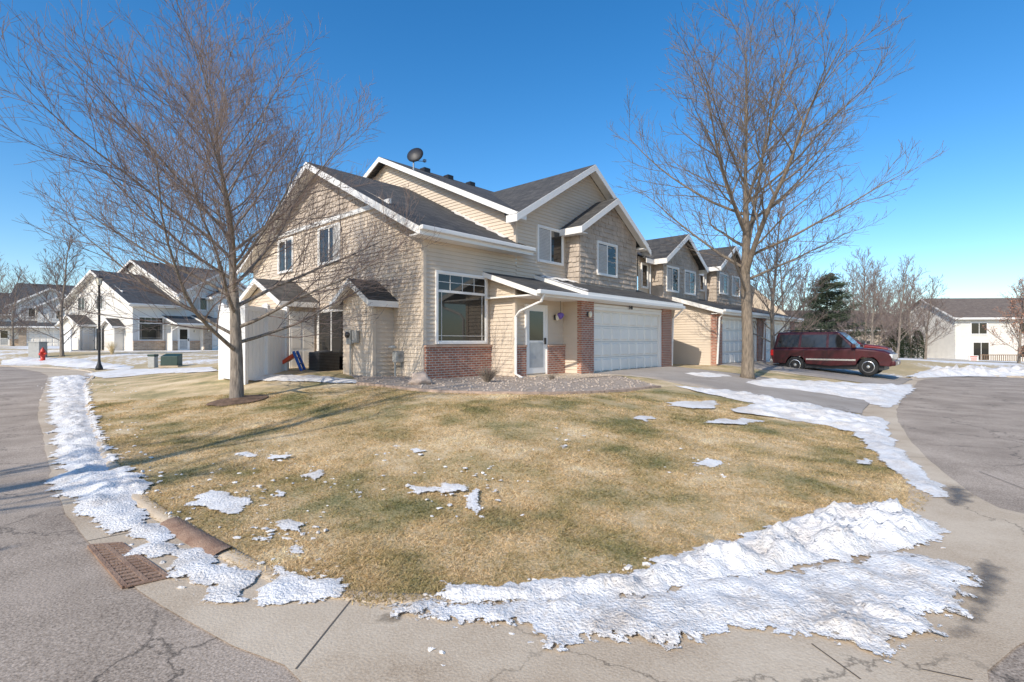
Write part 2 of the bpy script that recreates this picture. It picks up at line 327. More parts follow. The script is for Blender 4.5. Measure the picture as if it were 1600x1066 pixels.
for a,b in zip(ee[:-1],ee[1:]):
    d=(b[0]-a[0],b[1]-a[1]); eb.beam((a[0]-d[0]*.1,a[1]-d[1]*.1,hs(*a)+.055),(b[0]+d[0]*.1,b[1]+d[1]*.1,hs(*b)+.055+random.uniform(-.006,.006)),.11,.2)
tag(eb.build('bed_edging',plain('edging',(.42,.31,.24),.9,0,.3,9,.4,40)),'curved line of brown edging blocks around the gravel bed','edging')
# ---------------- snow ----------------
SNOWP=[]
def snow(name,pts,hmax,feather,step,label,mat='snow',rough=.35,cat='snow',rag=.08,fr=2.2,world=False,hf=.7):
    P=[p if world else pix(*p) for p in pts]; P=subdiv(P,step*1.5)
    Q=[]
    for (x,y) in P:
        k=rag*min(1.0,math.hypot(x,y)/5+.3); Q.append((x+k*noise.noise(Vector((x*3,y*3,1)))*1.6+k*noise.noise(Vector((x*11,y*11,1))), y+k*noise.noise(Vector((x*3,y*3,9)))*1.6+k*noise.noise(Vector((x*11,y*11,9)))))
    SNOWP.append(Q); xs=[p[0] for p in Q];ys=[p[1] for p in Q]
    def zf(X,Y):
        d=pdist(Q,X,Y,True); s=sm(np.clip(d/feather,0,1))*.7+.3*np.clip(d/feather/2.5,0,1)
        nz=np.array([noise.fractal(Vector((a*fr,b*fr,2)),1,2,5) for a,b in zip(X,Y)]); n2=np.array([abs(noise.noise(Vector((a*fr*4.5,b*fr*4.5,5)))) for a,b in zip(X,Y)]); n3=np.array([abs(noise.noise(Vector((a*fr*11,b*fr*11,7)))) for a,b in zip(X,Y)])
        hh=np.maximum(h(X,Y),base(X,Y)+.0); return hh+.016+hmax*s*np.clip(.6+rough*nz*1.5+rough*1.2*(n2-.22)+rough*hf*(n3-.2),.04,1.5)
    try: o=sheet(name,Q,grid(min(xs),max(xs),min(ys),max(ys),step),zf,M[mat],rim=True,label=label,cat=cat,kind='stuff')
    except Exception as ex: print('snow',name,ex); return
    return o
snow('snow_bank',[(76,590),(72,640),(74,700),(78,770),(108,804),(160,842),(236,888),(292,934),(350,952),(400,946),(410,902),(346,864),(284,820),(234,784),(240,750),(188,722),(170,690),(157,655),(144,620),(137,588)],.10,.30,.05,'long strip of ploughed snow along the left kerb of the lawn','leftsnow',rough=.5,rag=.12,fr=3.2)
snow('snow_bank',[(395,944),(450,954),(550,946),(542,910),(455,892),(418,897)],.05,.14,.035,'small snow heap on the kerb beside the storm drain',rough=.5)
snow('packed_snow',[(700,938),(600,957),(604,973),(700,984),(790,994),(840,1016),(870,1036),(930,1012),(1000,1020),(1060,1024),(1120,1012),(1200,998),(1290,1018),(1360,1046),(1420,1058),(1484,1010),(1512,966),(1530,886),(1430,868),(1380,860),(1200,888),(1000,922)],.030,.12,.04,'flat icy sheet of dirty packed snow on the concrete apron','dirtysnow',.7,rag=.08,fr=4)
snow('snow_bank',[(665,950),(680,920),(800,912),(900,904),(1000,890),(1060,866),(1150,838),(1270,798),(1330,790),(1400,792),(1484,828),(1480,853),(1390,870),(1300,884),(1200,902),(1080,928),(960,941),(860,947),(760,951)],.14,.24,.030,'tall rough bank of shovelled snow along the front edge of the lawn','snow',.55,rag=.07,fr=3.6,hf=.9)
snow('packed_snow',[(1180,985),(1080,1016),(990,1012),(925,1002),(1000,984),(1150,974),(1300,957),(1480,905),(1524,935),(1496,982),(1420,1052),(1330,1026)],.050,.16,.030,'crusty lumps of broken snow at the outer edge of the apron','dirtysnow',.85,rag=.1,fr=5,hf=.9)
snow('snow_bank',[(1048,603),(1150,613),(1290,638),(1335,648),(1380,653),(1404,698),(1455,743),(1492,782),(1458,783),(1380,727),(1328,676),(1288,666),(1210,654),(1130,642),(1180,632),(1100,616)],.09,.3,.08,'curving strip of snow along the right edge of the lawn',rough=.6)
snow('snow_bank',[(1150,597),(1200,592),(1290,598),(1370,602),(1425,600),(1430,610),(1400,635),(1390,640),(1330,625),(1250,612),(1190,606)],.14,.5,.13,'snow covering the grass strip between the two driveways')
snow('snow_bank',[(1412,590),(1440,579),(1500,577),(1600,579),(1690,583),(1690,592),(1600,590),(1500,589)],.40,1.0,.2,'high ploughed snow bank across the end of the right street',rough=.6)
snow('snow_bank',[(1060,584),(1110,583),(1150,590),(1100,592)],.1,.3,.12,'thin snow beside the second garage wall')
snow('snow_bank',[(0,563),(60,560),(130,561),(210,573),(205,579),(120,575),(60,570),(0,572)],.28,.8,.3,'low snow bank beside the red fire hydrant')
snow('snow_strip',[(345,588),(420,586),(500,588),(575,596),(560,601),(480,598),(400,596),(350,594)],.07,.25,.1,'snow lying along the foot of the white fence and siding')
snow('snow_strip',[(130,585),(200,577),(330,574),(345,580),(250,584),(160,592)],.06,.4,.2,'thin snow across the back edge of the left lawn')
words=['far right one','broad one near the left kerb','wide one in the middle','narrow one in the middle','tall one right of the middle','small one upper left','one left above the drain','flat one near the tree','second flat one near the tree','little one by the left kerb','long one by the driveway','patch by the gravel corner','tiny central one','tiny one near the shadow','one beside the broad left patch','lump near the front kerb','speck beside the middle patches','speck beneath the broad left patch','one near the right snow strip','clump against the front bank','speck below the bed','one at the far left kerb','thin streak below the driveway edge','speck on the right centre','one closest to the small kerb heap']
for i,(px,py,w,hh) in enumerate([(1105,727,34,6),(340,790,42,19),(668,768,40,10),(700,765,32,9),(742,788,15,17),(488,745,19,7),(450,827,22,12),(385,713,18,5),(440,716,17,5),(408,845,16,7),(1140,660,52,5),(1080,633,40,7),(560,770,12,5),(655,705,12,5),(430,775,18,7),(480,890,18,7),(760,770,11,6),(365,832,12,6),(1350,722,18,6),(905,908,22,8),(620,700,10,4),(196,735,16,7),(1010,655,20,4),(880,700,10,4),(465,862,20,10)]):
    P=[(px+w*math.cos(a)*random.uniform(.6,1.4),py+hh*math.sin(a)*random.uniform(.6,1.4)) for a in np.linspace(0,2*PI,17)[:-1]]
    snow('snow_patch',P,.015,.08,.045 if py>650 else .1,'thin scrap of melting snow on the dry lawn, '+words[i],'snow',.5,rag=.06,fr=6)
ck=MB()
def blob(mb,c,r,sub=1,sq=(1,1,.7),seed=0,amp=.35):
    bm=bmesh.new(); bmesh.ops.create_icosphere(bm,subdivisions=sub,radius=1)
    vs=[]
    for v in bm.verts:
        k=1+amp*noise.noise(v.co*1.5+Vector((seed*3.1,seed,0))); vs.append((c[0]+v.co.x*r*k*sq[0],c[1]+v.co.y*r*k*sq[1],c[2]+v.co.z*r*k*sq[2]))
    fs=[tuple(v.index for v in f.verts) for f in bm.faces]; bm.free(); mb.add(vs,fs)
for k in range(190):
    t=random.random(); x0=640+t*840; ym=np.interp(x0,[640,700,900,1060,1270,1470],[940,926,906,872,806,826])+random.uniform(-18,140)*random.random()
    p=pix(x0,ym); s=random.uniform(.006,.018)*(1.8 if random.random()<.12 else 1); blob(ck,(p[0],p[1],hs(*p)+s*.4),s,1,(random.uniform(.8,1.5),1,random.uniform(.4,.8)),k,1.1)
for k in range(280):
    t=random.random(); ys=600+t*t*340; xm=np.interp(ys,[600,700,770,800,850,900,940],[105,120,150,170,240,300,360])+random.uniform(-50,110)
    p=pix(xm,ys); s=random.uniform(.008,.026); blob(ck,(p[0],p[1],hs(*p)+s*.4),s,1,(random.uniform(.8,1.5),1,.6),k+500,1.1)
tag(ck.build('snow_chunks',M['chunk'],None,False),'loose broken chunks of snow scattered over the kerbside banks','snow',None,'stuff')
ck=MB(); CL=[(340,800),(420,780),(460,830),(490,745),(560,770),(690,770),(740,790),(760,740),(400,712),(650,705),(480,890),(880,690),(1100,727),(330,760),(240,745)]
for k in range(260):
    c=random.choice(CL); px=c[0]+random.gauss(0,34); py=c[1]+random.gauss(0,12); p=pix(px,py); s=random.uniform(.006,.022)
    blob(ck,(p[0],p[1],hs(*p)+.012),s,1,(random.uniform(.8,1.8),random.uniform(.8,1.4),.45),k+900,1.2)
tag(ck.build('snow_crumbs',M['chunk'],None,False),'tiny crumbs of old snow sprinkled over the lawn around the melting patches','snow',None,'stuff')
for i,(P,l) in enumerate([([(566,966),(600,950),(645,956),(645,980),(600,992),(568,990)],'small dark puddle at the left tip of the packed snow'),([(1496,884),(1530,868),(1582,886),(1594,925),(1572,968),(1535,1006),(1480,1028),(1450,1006),(1492,955)],'dark meltwater stain right of the packed snow'),([(1458,760),(1500,754),(1540,780),(1518,800),(1466,796)],'dark puddle at the end of the right snow strip')]):
    Q=subdiv(smoothline([pix(*p) for p in P],2,True),.1)
    sheet('puddle',Q,grid(-2,6,2,8,.05),lambda x,y:base(x,y)+.0125,M['wet'],rim=True,label=l,cat='puddle',kind='structure')
# ---------------- grass blades ----------------
def blades(n):
    D=2.9+9.5*np.random.rand(n)**1.25; t=np.random.uniform(-1.0,1.0,n); X=t*D; Y=D
    ins=inside(BLF,X,Y); db=pdist(BL,X,Y); lim=np.random.rand(n)**2*.11+.03*np.sin(X*9)*np.cos(Y*7)
    k=ins|(db<lim); u,v=toUV(X,Y); k&=~((u>5.1)&(u<11)); k&=~inside(bedP,X,Y)
    for Q in SNOWP:
        q=np.array(Q)
        if q[:,1].min()<12: k&=~(inside(Q,X,Y)&(pdist(Q,X,Y,True)>.045))
    X=X[k];Y=Y[k];out=~ins[k];n=len(X); Z=lawnz(X,Y)-.002+np.where(out,.012,0)
    ht=np.random.uniform(.008,.028,n)*(1+.35*np.sin(X*1.7+Y)*np.sin(Y*2.3)); w=.0020+.0006*Y; a=np.random.rand(n)*2*PI; b=np.random.rand(n)*2*PI; ln=np.random.uniform(.8,3.0,n)*ht
    v0=np.column_stack([X-np.cos(a)*w,Y-np.sin(a)*w,Z]);v1=np.column_stack([X+np.cos(a)*w,Y+np.sin(a)*w,Z]);v2=np.column_stack([X+np.cos(b)*ln,Y+np.sin(b)*ln,Z+ht])
    V=np.stack([v0,v1,v2],1).reshape(-1,3)
    me=bpy.data.meshes.new('grass'); me.vertices.add(3*n); me.vertices.foreach_set('co',V.ravel()); me.loops.add(3*n); me.loops.foreach_set('vertex_index',np.arange(3*n,dtype=np.int32))
    me.polygons.add(n); me.polygons.foreach_set('loop_start',np.arange(0,3*n,3,dtype=np.int32)); me.update(calc_edges=True)
    at=me.attributes.new('rnd','FLOAT','POINT'); at.data.foreach_set('value',np.repeat(np.random.rand(n),3).astype(np.float32))
    m=groundmat('grassblade',GR,.95,34,.0,70,.8,.32); nt=m.node_tree; bb=nt.nodes['Principled BSDF']
    src=bb.inputs['Base Color'].links[0].from_socket; A=N(nt,'ShaderNodeAttribute',attribute_name='rnd'); r=ramp(nt,[(0,(.62,.61,.55)),(.5,(1.12,1.10,1.04)),(1,(1.5,1.47,1.42))]); nt.links.new(A.outputs['Fac'],r.inputs[0])
    mx=N(nt,'ShaderNodeMix',data_type='RGBA',blend_type='MULTIPLY'); mx.inputs[0].default_value=1; mx.clamp_result=True; nt.links.new(src,mx.inputs[6]); nt.links.new(r.outputs[0],mx.inputs[7])
    df=N(nt,'ShaderNodeBsdfDiffuse'); tr=N(nt,'ShaderNodeBsdfTranslucent'); ms=N(nt,'ShaderNodeMixShader'); ms.inputs[0].default_value=.4
    nt.links.new(mx.outputs[2],df.inputs[0]); nt.links.new(mx.outputs[2],tr.inputs[0]); nt.links.new(df.outputs[0],ms.inputs[1]); nt.links.new(tr.outputs[0],ms.inputs[2]); nt.links.new(ms.outputs[0],nt.nodes['Material Output'].inputs[0])
    me.materials.append(m); o=bpy.data.objects.new('grass',me); COL.objects.link(o); tag(o,'short dry straw coloured blades covering the corner lawn','grass',None,'stuff')
blades(430000)
gv=MB()
for k in range(2200):
    x=random.uniform(-6,6); y=random.uniform(10,17)
    if inside(bedP,np.array([x]),np.array([y]))[0]: blob(gv,(x,y,hs(x,y)+.05),random.uniform(.018,.04),1,(1,1,.6),k)
tag(gv.build('gravel',plain('pebble',(.44,.36,.29),.9,0,.45,7),None,True),'loose rounded pebbles lying on the front bed','gravel',None,'stuff')
# storm drain
p0=pix(140,856);p1=pix(187,852);p2=pix(262,905);p3=pix(195,921)
def lerp(a,b,t): return (a[0]+(b[0]-a[0])*t,a[1]+(b[1]-a[1])*t)
gd=thing('storm_drain','rusty slotted storm drain grate set in the left gutter','drain',(p0[0],p0[1],0))
def zz(p,o): return (p[0]-p0[0],p[1]-p0[1],float(base(p[0],p[1]))+o)
MB().add([zz(p0,.011),zz(p1,.011),zz(p2,.011),zz(p3,.011)],[(0,1,2,3)]).build('drain_pit',M['joint'],gd)
g=MB(); nb=15
for i in range(nb+1):
    t=i/nb; w=.62/nb
    g.hexa([zz(lerp(p0,p3,t-w/2),.012),zz(lerp(p1,p2,t-w/2),.012),zz(lerp(p1,p2,t+w/2),.012),zz(lerp(p0,p3,t+w/2),.012),zz(lerp(p0,p3,t-w/2),.020),zz(lerp(p1,p2,t-w/2),.020),zz(lerp(p1,p2,t+w/2),.020),zz(lerp(p0,p3,t+w/2),.020)])
for (a,b) in ((p0,p3),(p1,p2),(lerp(p0,p1,.5),lerp(p3,p2,.5))):
    g.beam(zz(a,.022),zz(b,.022),.03,.02)
g.build('grate',M['rust'],gd)
# cast hood follows the kerb line beside the grate
hseg=[p for p in kl if pix(262,812)[0]<=p[0]<=pix(356,868)[0] and p[1]<7]
hm=MB()
for i,(x,y) in enumerate(hseg):
    a=hseg[max(0,i-1)];b=hseg[min(len(hseg)-1,i+1)]; dx,dy=b[0]-a[0],b[1]-a[1]; L=math.hypot(dx,dy)+1e-9; nx,ny=-dy/L,dx/L; z=float(base(x,y))
    for (o,dz) in ((-.115,.010),(-.09,.034),(-.04,.048),(.03,.054),(.05,.02)): hm.v.append((x+nx*o-p0[0],y+ny*o-p0[1],z+dz))
for i in range(len(hseg)-1):
    for j in range(4): q=i*5+j; hm.f.append((q,q+1,q+6,q+5))
if len(hseg)>1: hm.build('inlet_hood',M['rust'],gd,True)
# ---------------- siding helpers ----------------
def FF(v0): return lambda s,n,z:(s,v0-n,z)
def FS(u0): return lambda s,n,z:(u0-n,s,z)
def FR(u0): return lambda s,n,z:(u0+n,s,z)
def span(poly,z):
    xs=[]; n=len(poly)
    for i in range(n):
        (a,za),(b,zb)=poly[i],poly[(i+1)%n]
        if (za<=z<=zb) or (zb<=z<=za):
            if abs(zb-za)<1e-9: xs+=[a,b]
            else: xs.append(a+(b-a)*(z-za)/(zb-za))
    return (min(xs),max(xs)) if xs else None
def lap(mb,F,poly,row=.115,t=.023):
    z0=min(p[1] for p in poly); z1=max(p[1] for p in poly); z=z0
    while z<z1-.01:
        zt=min(z+row,z1); a=span(poly,z+.0005); b=span(poly,zt-.0005)
        if a and b:
            mb.add([F(a[0],t,z),F(a[1],t,z),F(b[1],.002,zt),F(b[0],.002,zt),F(a[0],0,z),F(a[1],0,z)],[(0,1,2,3),(4,5,1,0)])
        z+=row
def shakes(F,poly,mat,par,row=.18,seed=1):
    mb=MB(); R=random.Random(seed); z0=min(p[1] for p in poly); z1=max(p[1] for p in poly); z=z0
    while z<z1-.02:
        zt=min(z+row,z1); a=span(poly,z+.0005); b=span(poly,zt-.0005); s=a[0]
        while s<a[1]-.01:
            w=R.uniform(.09,.24); e=min(s+w,a[1]); n=R.uniform(.022,.050); zb=z-R.uniform(0,.03)
            s1,e1=max(s,b[0]),min(e,b[1])
            if s1>=e1: s1=e1=min(max((s+e)/2,b[0]),b[1])
            mb.add([F(s+.006,n,zb),F(e-.006,n,zb),F(e1,.006,zt),F(s1,.006,zt),F(s+.006,0,zb),F(e-.006,0,zb)],[(0,1,2,3),(4,5,1,0),(0,3,4),(1,5,2)])
            s=e
        z+=row
    mb.build('shake_siding',mat,par,fixn=False)
def window(par,F,s0,s1,z0,z1,mat_blind=None,grid_=None,slider=True,label=None):
    w=MB(); t=.065
    w.fbox(F,s0-t,s0,.0,.07,z0-t,z1+t).fbox(F,s1,s1+t,.0,.07,z0-t,z1+t).fbox(F,s0,s1,.0,.068,z1,z1+t).fbox(F,s0,s1,.0,.085,z0-t,z0)
    i=.03
    w.fbox(F,s0,s0+i,.0,.05,z0,z1).fbox(F,s1-i,s1,.0,.05,z0,z1).fbox(F,s0+i,s1-i,.0,.048,z0,z0+i).fbox(F,s0+i,s1-i,.0,.048,z1-i,z1)
    if slider: w.fbox(F,(s0+s1)/2-.025,(s0+s1)/2+.025,.0,.052,z0+i,z1-i)
    if grid_:
        for (a,b,c,d) in grid_: w.fbox(F,a,b,.0,.046,c,d)
    o=w.build('window',M['trim'],par)
    if label: o['label']=label
    MB().fbox(F,s0,s1,.0,.034,z0,z1).build('pane',M['glass'],o)
    if mat_blind:
        f=mat_blind; b_=MB(); k=int((z1-z0-2*i)/.05)
        for q in range(k): zz_=z0+i+q*.05; b_.add([F(s0+i,.037,zz_),F(s0+i+(s1-s0)*f,.037,zz_),F(s0+i+(s1-s0)*f,.041,zz_+.044),F(s0+i,.041,zz_+.044)],[(0,1,2,3)])
        b_.build('blind',M['blind'],o,fixn=False)
    return o
def pitch(par,pts,mat,fascia=[],th=.06,fh=.2,gutter=None):
    o=MB().slab(pts,th).build('roof',mat,par)
    if fascia:
        f=MB()
        for a,b in fascia: f.beam((a[0],a[1],a[2]-.012),(b[0],b[1],b[2]-.012),.035,fh)
        f.build('fascia',M['trim'],o)
    if gutter:
        g=MB()
        for a,b in gutter: g.beam((a[0],a[1],a[2]+.01),(b[0],b[1],b[2]+.01),.12,.12)
        g.build('gutter',M['trim'],o,bevel=.02)
    return o
def off(p,dx=0,dy=0,dz=0): return (p[0]+dx,p[1]+dy,p[2]+dz)
def downspout(par,path): return MB().tube(path,.04,6).build('downspout',M['trim'],par)
def garage_door(par,F,s0,s1,z1):
    g=MB().fbox(F,s0,s1,-.12,-.08,0.02,z1); rows=4; cols=8; rh=(z1-.02)/rows; cw=(s1-s0)/cols
    for r in range(rows):
        for c in range(cols):
            a=s0+c*cw;z=.02+r*rh
            m_=.05;k=.09; P=[F(a+m_,-.079,z+m_),F(a+cw-m_,-.079,z+m_),F(a+cw-m_,-.079,z+rh-m_),F(a+m_,-.079,z+rh-m_)]
            Q=[F(a+k,-.040,z+k),F(a+cw-k,-.040,z+k),F(a+cw-k,-.040,z+rh-k),F(a+k,-.040,z+rh-k)]
            g.add(P+Q,[(4,5,6,7),(0,1,5,4),(1,2,6,5),(2,3,7,6),(3,0,4,7)])
    o=g.build('garage_door',M['gdoor'],par)
    for r in range(1,rows): MB().fbox(F,s0,s1,-.081,-.077,.02+r*rh-.008,.02+r*rh+.006).build('panel_seam',M['greybox'],o)
    t=MB().fbox(F,s0-.1,s0,-.11,.04,0,z1+.1).fbox(F,s1,s1+.1,-.11,.04,0,z1+.1).fbox(F,s0,s1,-.11,.038,z1,z1+.1); t.build('door_trim',M['trim'],o)
    return o
def lantern(par,F,s,z,n0=0):
    o=MB().fbox(F,s-.05,s+.05,n0,n0+.02,z-.08,z+.08).fbox(F,s-.02,s+.02,n0+.02,n0+.1,z+.06,z+.08).build('wall_lamp',M['darkgrey'],par)
    c=F(s,n0+.1,z-.1); MB().lathe([(.03,0),(.055,.05),(.06,.14),(.02,.2)],8,c).build('lamp_shade',M['bulb'],o,True); return o
def textmesh(body,size,mat,par,loc,rot,name='number'):
    cu=bpy.data.curves.new('t','FONT'); cu.body=body; cu.size=size; cu.extrude=.01; cu.align_x='CENTER'
    t=bpy.data.objects.new('t',cu); COL.objects.link(t); dg=bpy.context.evaluated_depsgraph_get(); me=bpy.data.meshes.new_from_object(t.evaluated_get(dg))
    bpy.data.objects.remove(t); me.materials.clear(); me.materials.append(mat); o=bpy.data.objects.new(name,me); COL.objects.link(o); o.parent=par; o.location=loc; o.rotation_euler=rot; return o
# ---------------- end unit ----------------
def end_unit(label,loc,rz,pal,full=True):
    SD,SH,BR,RF=[M[k] for k in pal]
    T=thing('townhouse',label,'house',loc,rz)
    w=MB(); b0=-.5
    F0=FF(0);S0=FS(0)
    lap(w,S0,[(0,b0),(11.46,b0),(11.46,4.2),(9.7,5.06),(1.76,5.06),(0,4.2)])
    lap(w,F0,[(0,b0),(3.7,b0),(3.7,4.2),(0,4.2)])
    S3=FS(3.7); lap(w,S3,[(0,3.0),(14.4,3.0),(14.4,5.2),(7.2,8.55),(0,5.2)])
    lap(w,F0,[(3.7,2.9),(11.6,2.9),(11.6,5.25),(7.66,7.58),(3.7,5.2)])
    lap(w,FR(11.6),[(0,b0),(11,b0),(11,5.2),(0,5.2)])
    F1=FF(-1.05); lap(w,FS(2.5),[(-1.05,b0),(0,b0),(0,3.05),(-1.05,2.72)])
    lap(w,F1,[(2.5,b0),(4.82,b0),(4.82,2.7),(2.5,2.7)])
    S2=FS(4.82); lap(w,S2,[(-1.68,b0),(-1.05,b0),(-1.05,2.8),(-1.68,2.6)])
    F2=FF(-1.68); lap(w,F2,[(4.82,2.23),(11.15,2.23),(11.15,2.6),(4.82,2.6)])
    lap(w,FR(11.15),[(-1.68,b0),(0,b0),(0,3.1),(-1.68,2.6)])
    Fb=FF(1.38); lap(w,Fb,[(-.67,b0),(0,b0),(0,2.35),(-.67,2.35)]); Sb=FS(-.67); lap(w,Sb,[(1.38,b0),(2.98,b0),(2.98,2.35),(2.18,2.8),(1.38,2.35)])
    Fc=FF(6.0); lap(w,Fc,[(-1.1,b0),(0,b0),(0,2.5),(-1.1,2.5)]); Sc=FS(-1.1); lap(w,Sc,[(6.0,b0),(9.4,b0),(9.4,2.5),(7.7,3.15),(6.0,2.5)])
    w.build('wall',SD,T,fixn=False)
    for (x,y,z0,z1) in [(0,0,b0,4.2),(3.7,0,4.0,5.2),(2.5,-1.05,b0,2.6),(-.67,1.38,b0,2.3),(-1.1,6.0,b0,2.45)]:
        MB().box(x-.04,x+.06,y-.04,y+.06,z0,z1).build('corner_board',SD,T)
    shakes(S0,[(1.76,5.2),(9.7,5.2),(5.73,7.05)],SH,T)
    Fk=FF(-.6); shakes(Fk,[(6.4,2.85),(10.4,2.85),(10.4,5.2),(8.4,6.38),(6.4,5.2)],SH,T,seed=3)
    shakes(FS(6.4),[(-.6,2.85),(0,2.85),(0,5.1),(-.6,5.1)],SH,T,seed=4); shakes(FR(10.4),[(-.6,2.85),(0,2.85),(0,5.1),(-.6,5.1)],SH,T,seed=5)
    MB().fbox(S0,1.5,9.96,.0,.06,5.06,5.21).build('trim_band',M['trim'],T); MB().fbox(Fk,6.4,10.4,-.6,.045,2.7,2.86).build('trim_band',M['trim'],T)
    MB().box(0.0,2.52,-.11,-.0,b0,.93).build('brick_wainscot',BR,T); MB().box(-.03,2.55,-.15,-.0,.931,.99).build('sill_cap',M['cap'],T)
    MB().fbox(F1,2.5,2.9,0.0,.1,b0,.93).build('brick_wainscot',BR,T); MB().fbox(F1,3.92,4.82,0.0,.1,b0,.93).build('brick_wainscot',BR,T)
    for a,b_ in ((2.5,2.9),(3.92,4.81)): MB().fbox(F1,a-.01,b_,.0,.13,.931,.985).build('sill_cap',M['cap'],T)
    MB().box(4.80,5.52,-1.78,-1.62,b0,2.42).build('brick_pillar',BR,T); MB().box(10.42,11.2,-1.78,-1.4,b0,2.42).build('brick_pillar',BR,T)
    MB().box(5.52,10.42,-1.74,-1.6,2.24,2.32).build('header_trim',M['trim'],T)
    garage_door(T,F2,5.62,10.32,2.13)
    MB().box(2.25,11.4,-2.08,-.02,2.36,2.40).build('soffit',M['trim'],T)
    zA=lambda v:4.28+.5*v
    A=[(-.5,-.45,zA(-.45)),(4.0,-.45,zA(-.45)),(4.0,-.02,zA(-.02)),(3.72,-.02,zA(-.02)),(3.72,5.73,zA(5.73)),(-.5,5.73,zA(5.73))]
    rA=pitch(T,A,RF,[(A[0],A[5]),(off(A[0],dy=-.02),off(A[1],dy=-.02)),(A[1],A[2])],gutter=[(off(A[0],.0,-.09),off(A[1],.0,-.09))],fh=.21)
    MB().box(-.48,3.98,-.43,-.01,4.0-.16,4.0-.12).build('soffit',M['trim'],rA)
    B=[(-.5,5.73,zA(5.73)),(3.72,5.73,zA(5.73)),(3.72,11.9,zA(-.45)),(-.5,11.9,zA(-.45))]
    pitch(T,B,RF,[(B[0],B[3])],fh=.21)
    for (v0,v1,z0,z1) in ((-.43,5.7,zA(-.43)-.075,zA(5.7)-.075),(5.76,11.88,zA(5.7)-.09,zA(-.42)-.075)):
        MB().slab([(-.48,v0,z0),(-.03,v0,z0),(-.03,v1,z1),(-.48,v1,z1)],.02).build('soffit',M['trim'],rA)
    if full:
        q=MB(); 
        for i in range(24):
            v=.3+i*.11; q.add([(3.45-.1*math.sin(i*1.3),v,zA(v)+.006),(3.68,v,zA(v)+.05),(3.68,v+.11,zA(v+.11)+.05),(3.45-.1*math.sin((i+1)*1.3),v+.11,zA(v+.11)+.006)],[(0,1,2,3)])
        q.build('roof_snow',M['roofsnow'],rA,True)
    zB=lambda v:5.33+.465*v
    rB=pitch(T,[(3.3,-.4,zB(-.4)),(3.6,-.4,zB(-.4)),(3.62,.1,zB(.1)),(11.7,.1,zB(.1)),(11.7,7.2,zB(7.2)),(3.3,7.2,zB(7.2))],RF,[((3.3,-.4,zB(-.4)),(3.3,7.2,zB(7.2))),((3.3,-.4,zB(-.4)),(3.75,-.4,zB(-.4)))],fh=.2)
    pitch(T,[(3.3,7.2,zB(7.2)),(11.7,7.2,zB(7.2)),(11.7,14.8,zB(-.4)),(3.3,14.8,zB(-.4))],RF,[((3.3,7.2,zB(7.2)),(3.3,14.8,zB(-.4)))],fh=.2)
    for (u,v) in [(5.2,6.6),(6.6,6.7),(8.0,6.75)]: MB().box(u-.16,u+.16,v-.16,v+.16,zB(v)-.15,zB(v)+.12).build('roof_vent',M['black'],rB)
    zC=lambda u:7.70-.6*abs(u-7.66)
    for sgn in (-1,1):
        e=7.66+sgn*4.4
        pts=[(7.66,-.42,zC(7.66)),(e,-.42,zC(e)),(e,.0,zC(e)),(7.66,5.15,zC(7.66))]
        r_=pitch(T,pts if sgn>0 else pts[::-1],RF,[((7.66,-.43,7.70),(e,-.43,zC(e))),((e,-.42,zC(e)),(e,.0,zC(e)))],fh=.23)
        MB().slab([(7.66,-.41,zC(7.66)-.08),(e,-.41,zC(e)-.08),(e,-.03,zC(e)-.08),(7.66,-.03,zC(7.66)-.08)],.02).build('soffit',M['trim'],r_)
    zD=lambda u:6.5-.6*abs(u-8.4)
    for sgn in (-1,1):
        e=8.4+sgn*2.4; pts=[(8.4,-.95,6.5),(e,-.95,zD(e)),(e,-.005,zD(e)),(8.4,-.005,6.5)]
        r_=pitch(T,pts if sgn>0 else pts[::-1],RF,[((8.4,-.96,6.5),(e,-.96,zD(e))),((e,-.95,zD(e)),(e,-.02,zD(e)))],fh=.23)
        MB().slab([(8.4,-.93,6.42),(e,-.93,zD(e)-.08),(e,-.63,zD(e)-.08),(8.4,-.63,6.42)],.02).build('soffit',M['trim'],r_)
        MB().box(min(e,8.4+sgn*2),max(e,8.4+sgn*2),-.94,-.02,zD(e)-.22,zD(e)-.19).build('soffit',M['trim'],T)
    zE=lambda v:2.50+.33*(v+2.1)
    E=[(2.2,-2.1,zE(-2.1)),(4.7,-2.1,zE(-2.1)),(4.7,.02,zE(.02)),(2.2,.02,zE(.02))]
    pitch(T,E,RF,[(E[0],E[3]),(E[0],E[1])],fh=.15,gutter=[(off(E[0],dy=-.08),(11.5,-2.18,E[0][2]))])
    G=[(4.65,-2.12,zE(-2.1)+.12),(11.5,-2.12,zE(-2.1)+.12),(11.5,.02,zE(.02)+.14),(4.65,.02,zE(.02)+.14)]
    rG=pitch(T,G,RF,[(G[0],G[3]),(G[0],G[1]),(G[1],G[2])],fh=.24)
    if full:
        q=MB()
        for i in range(22):
            v=-2.0+i*.085; a=.25+.12*math.sin(i*.9); q.add([(4.66,v,zE(v)+.135),(4.66+a,v,zE(v)+.15),(4.66+a,v+.085,zE(v+.085)+.15),(4.66,v+.085,zE(v+.085)+.135)],[(0,1,2,3)])
        for i in range(14):
            u=4.9+i*.1; q.add([(u,-.5-.15*math.sin(i),zE(-.6)+.17),(u+.1,-.5-.15*math.sin(i+1),zE(-.6)+.17),(u+.1,-.03,zE(-.03)+.17),(u,-.03,zE(-.03)+.17)],[(0,1,2,3)])
        q.build('roof_snow',M['roofsnow'],rG,True)
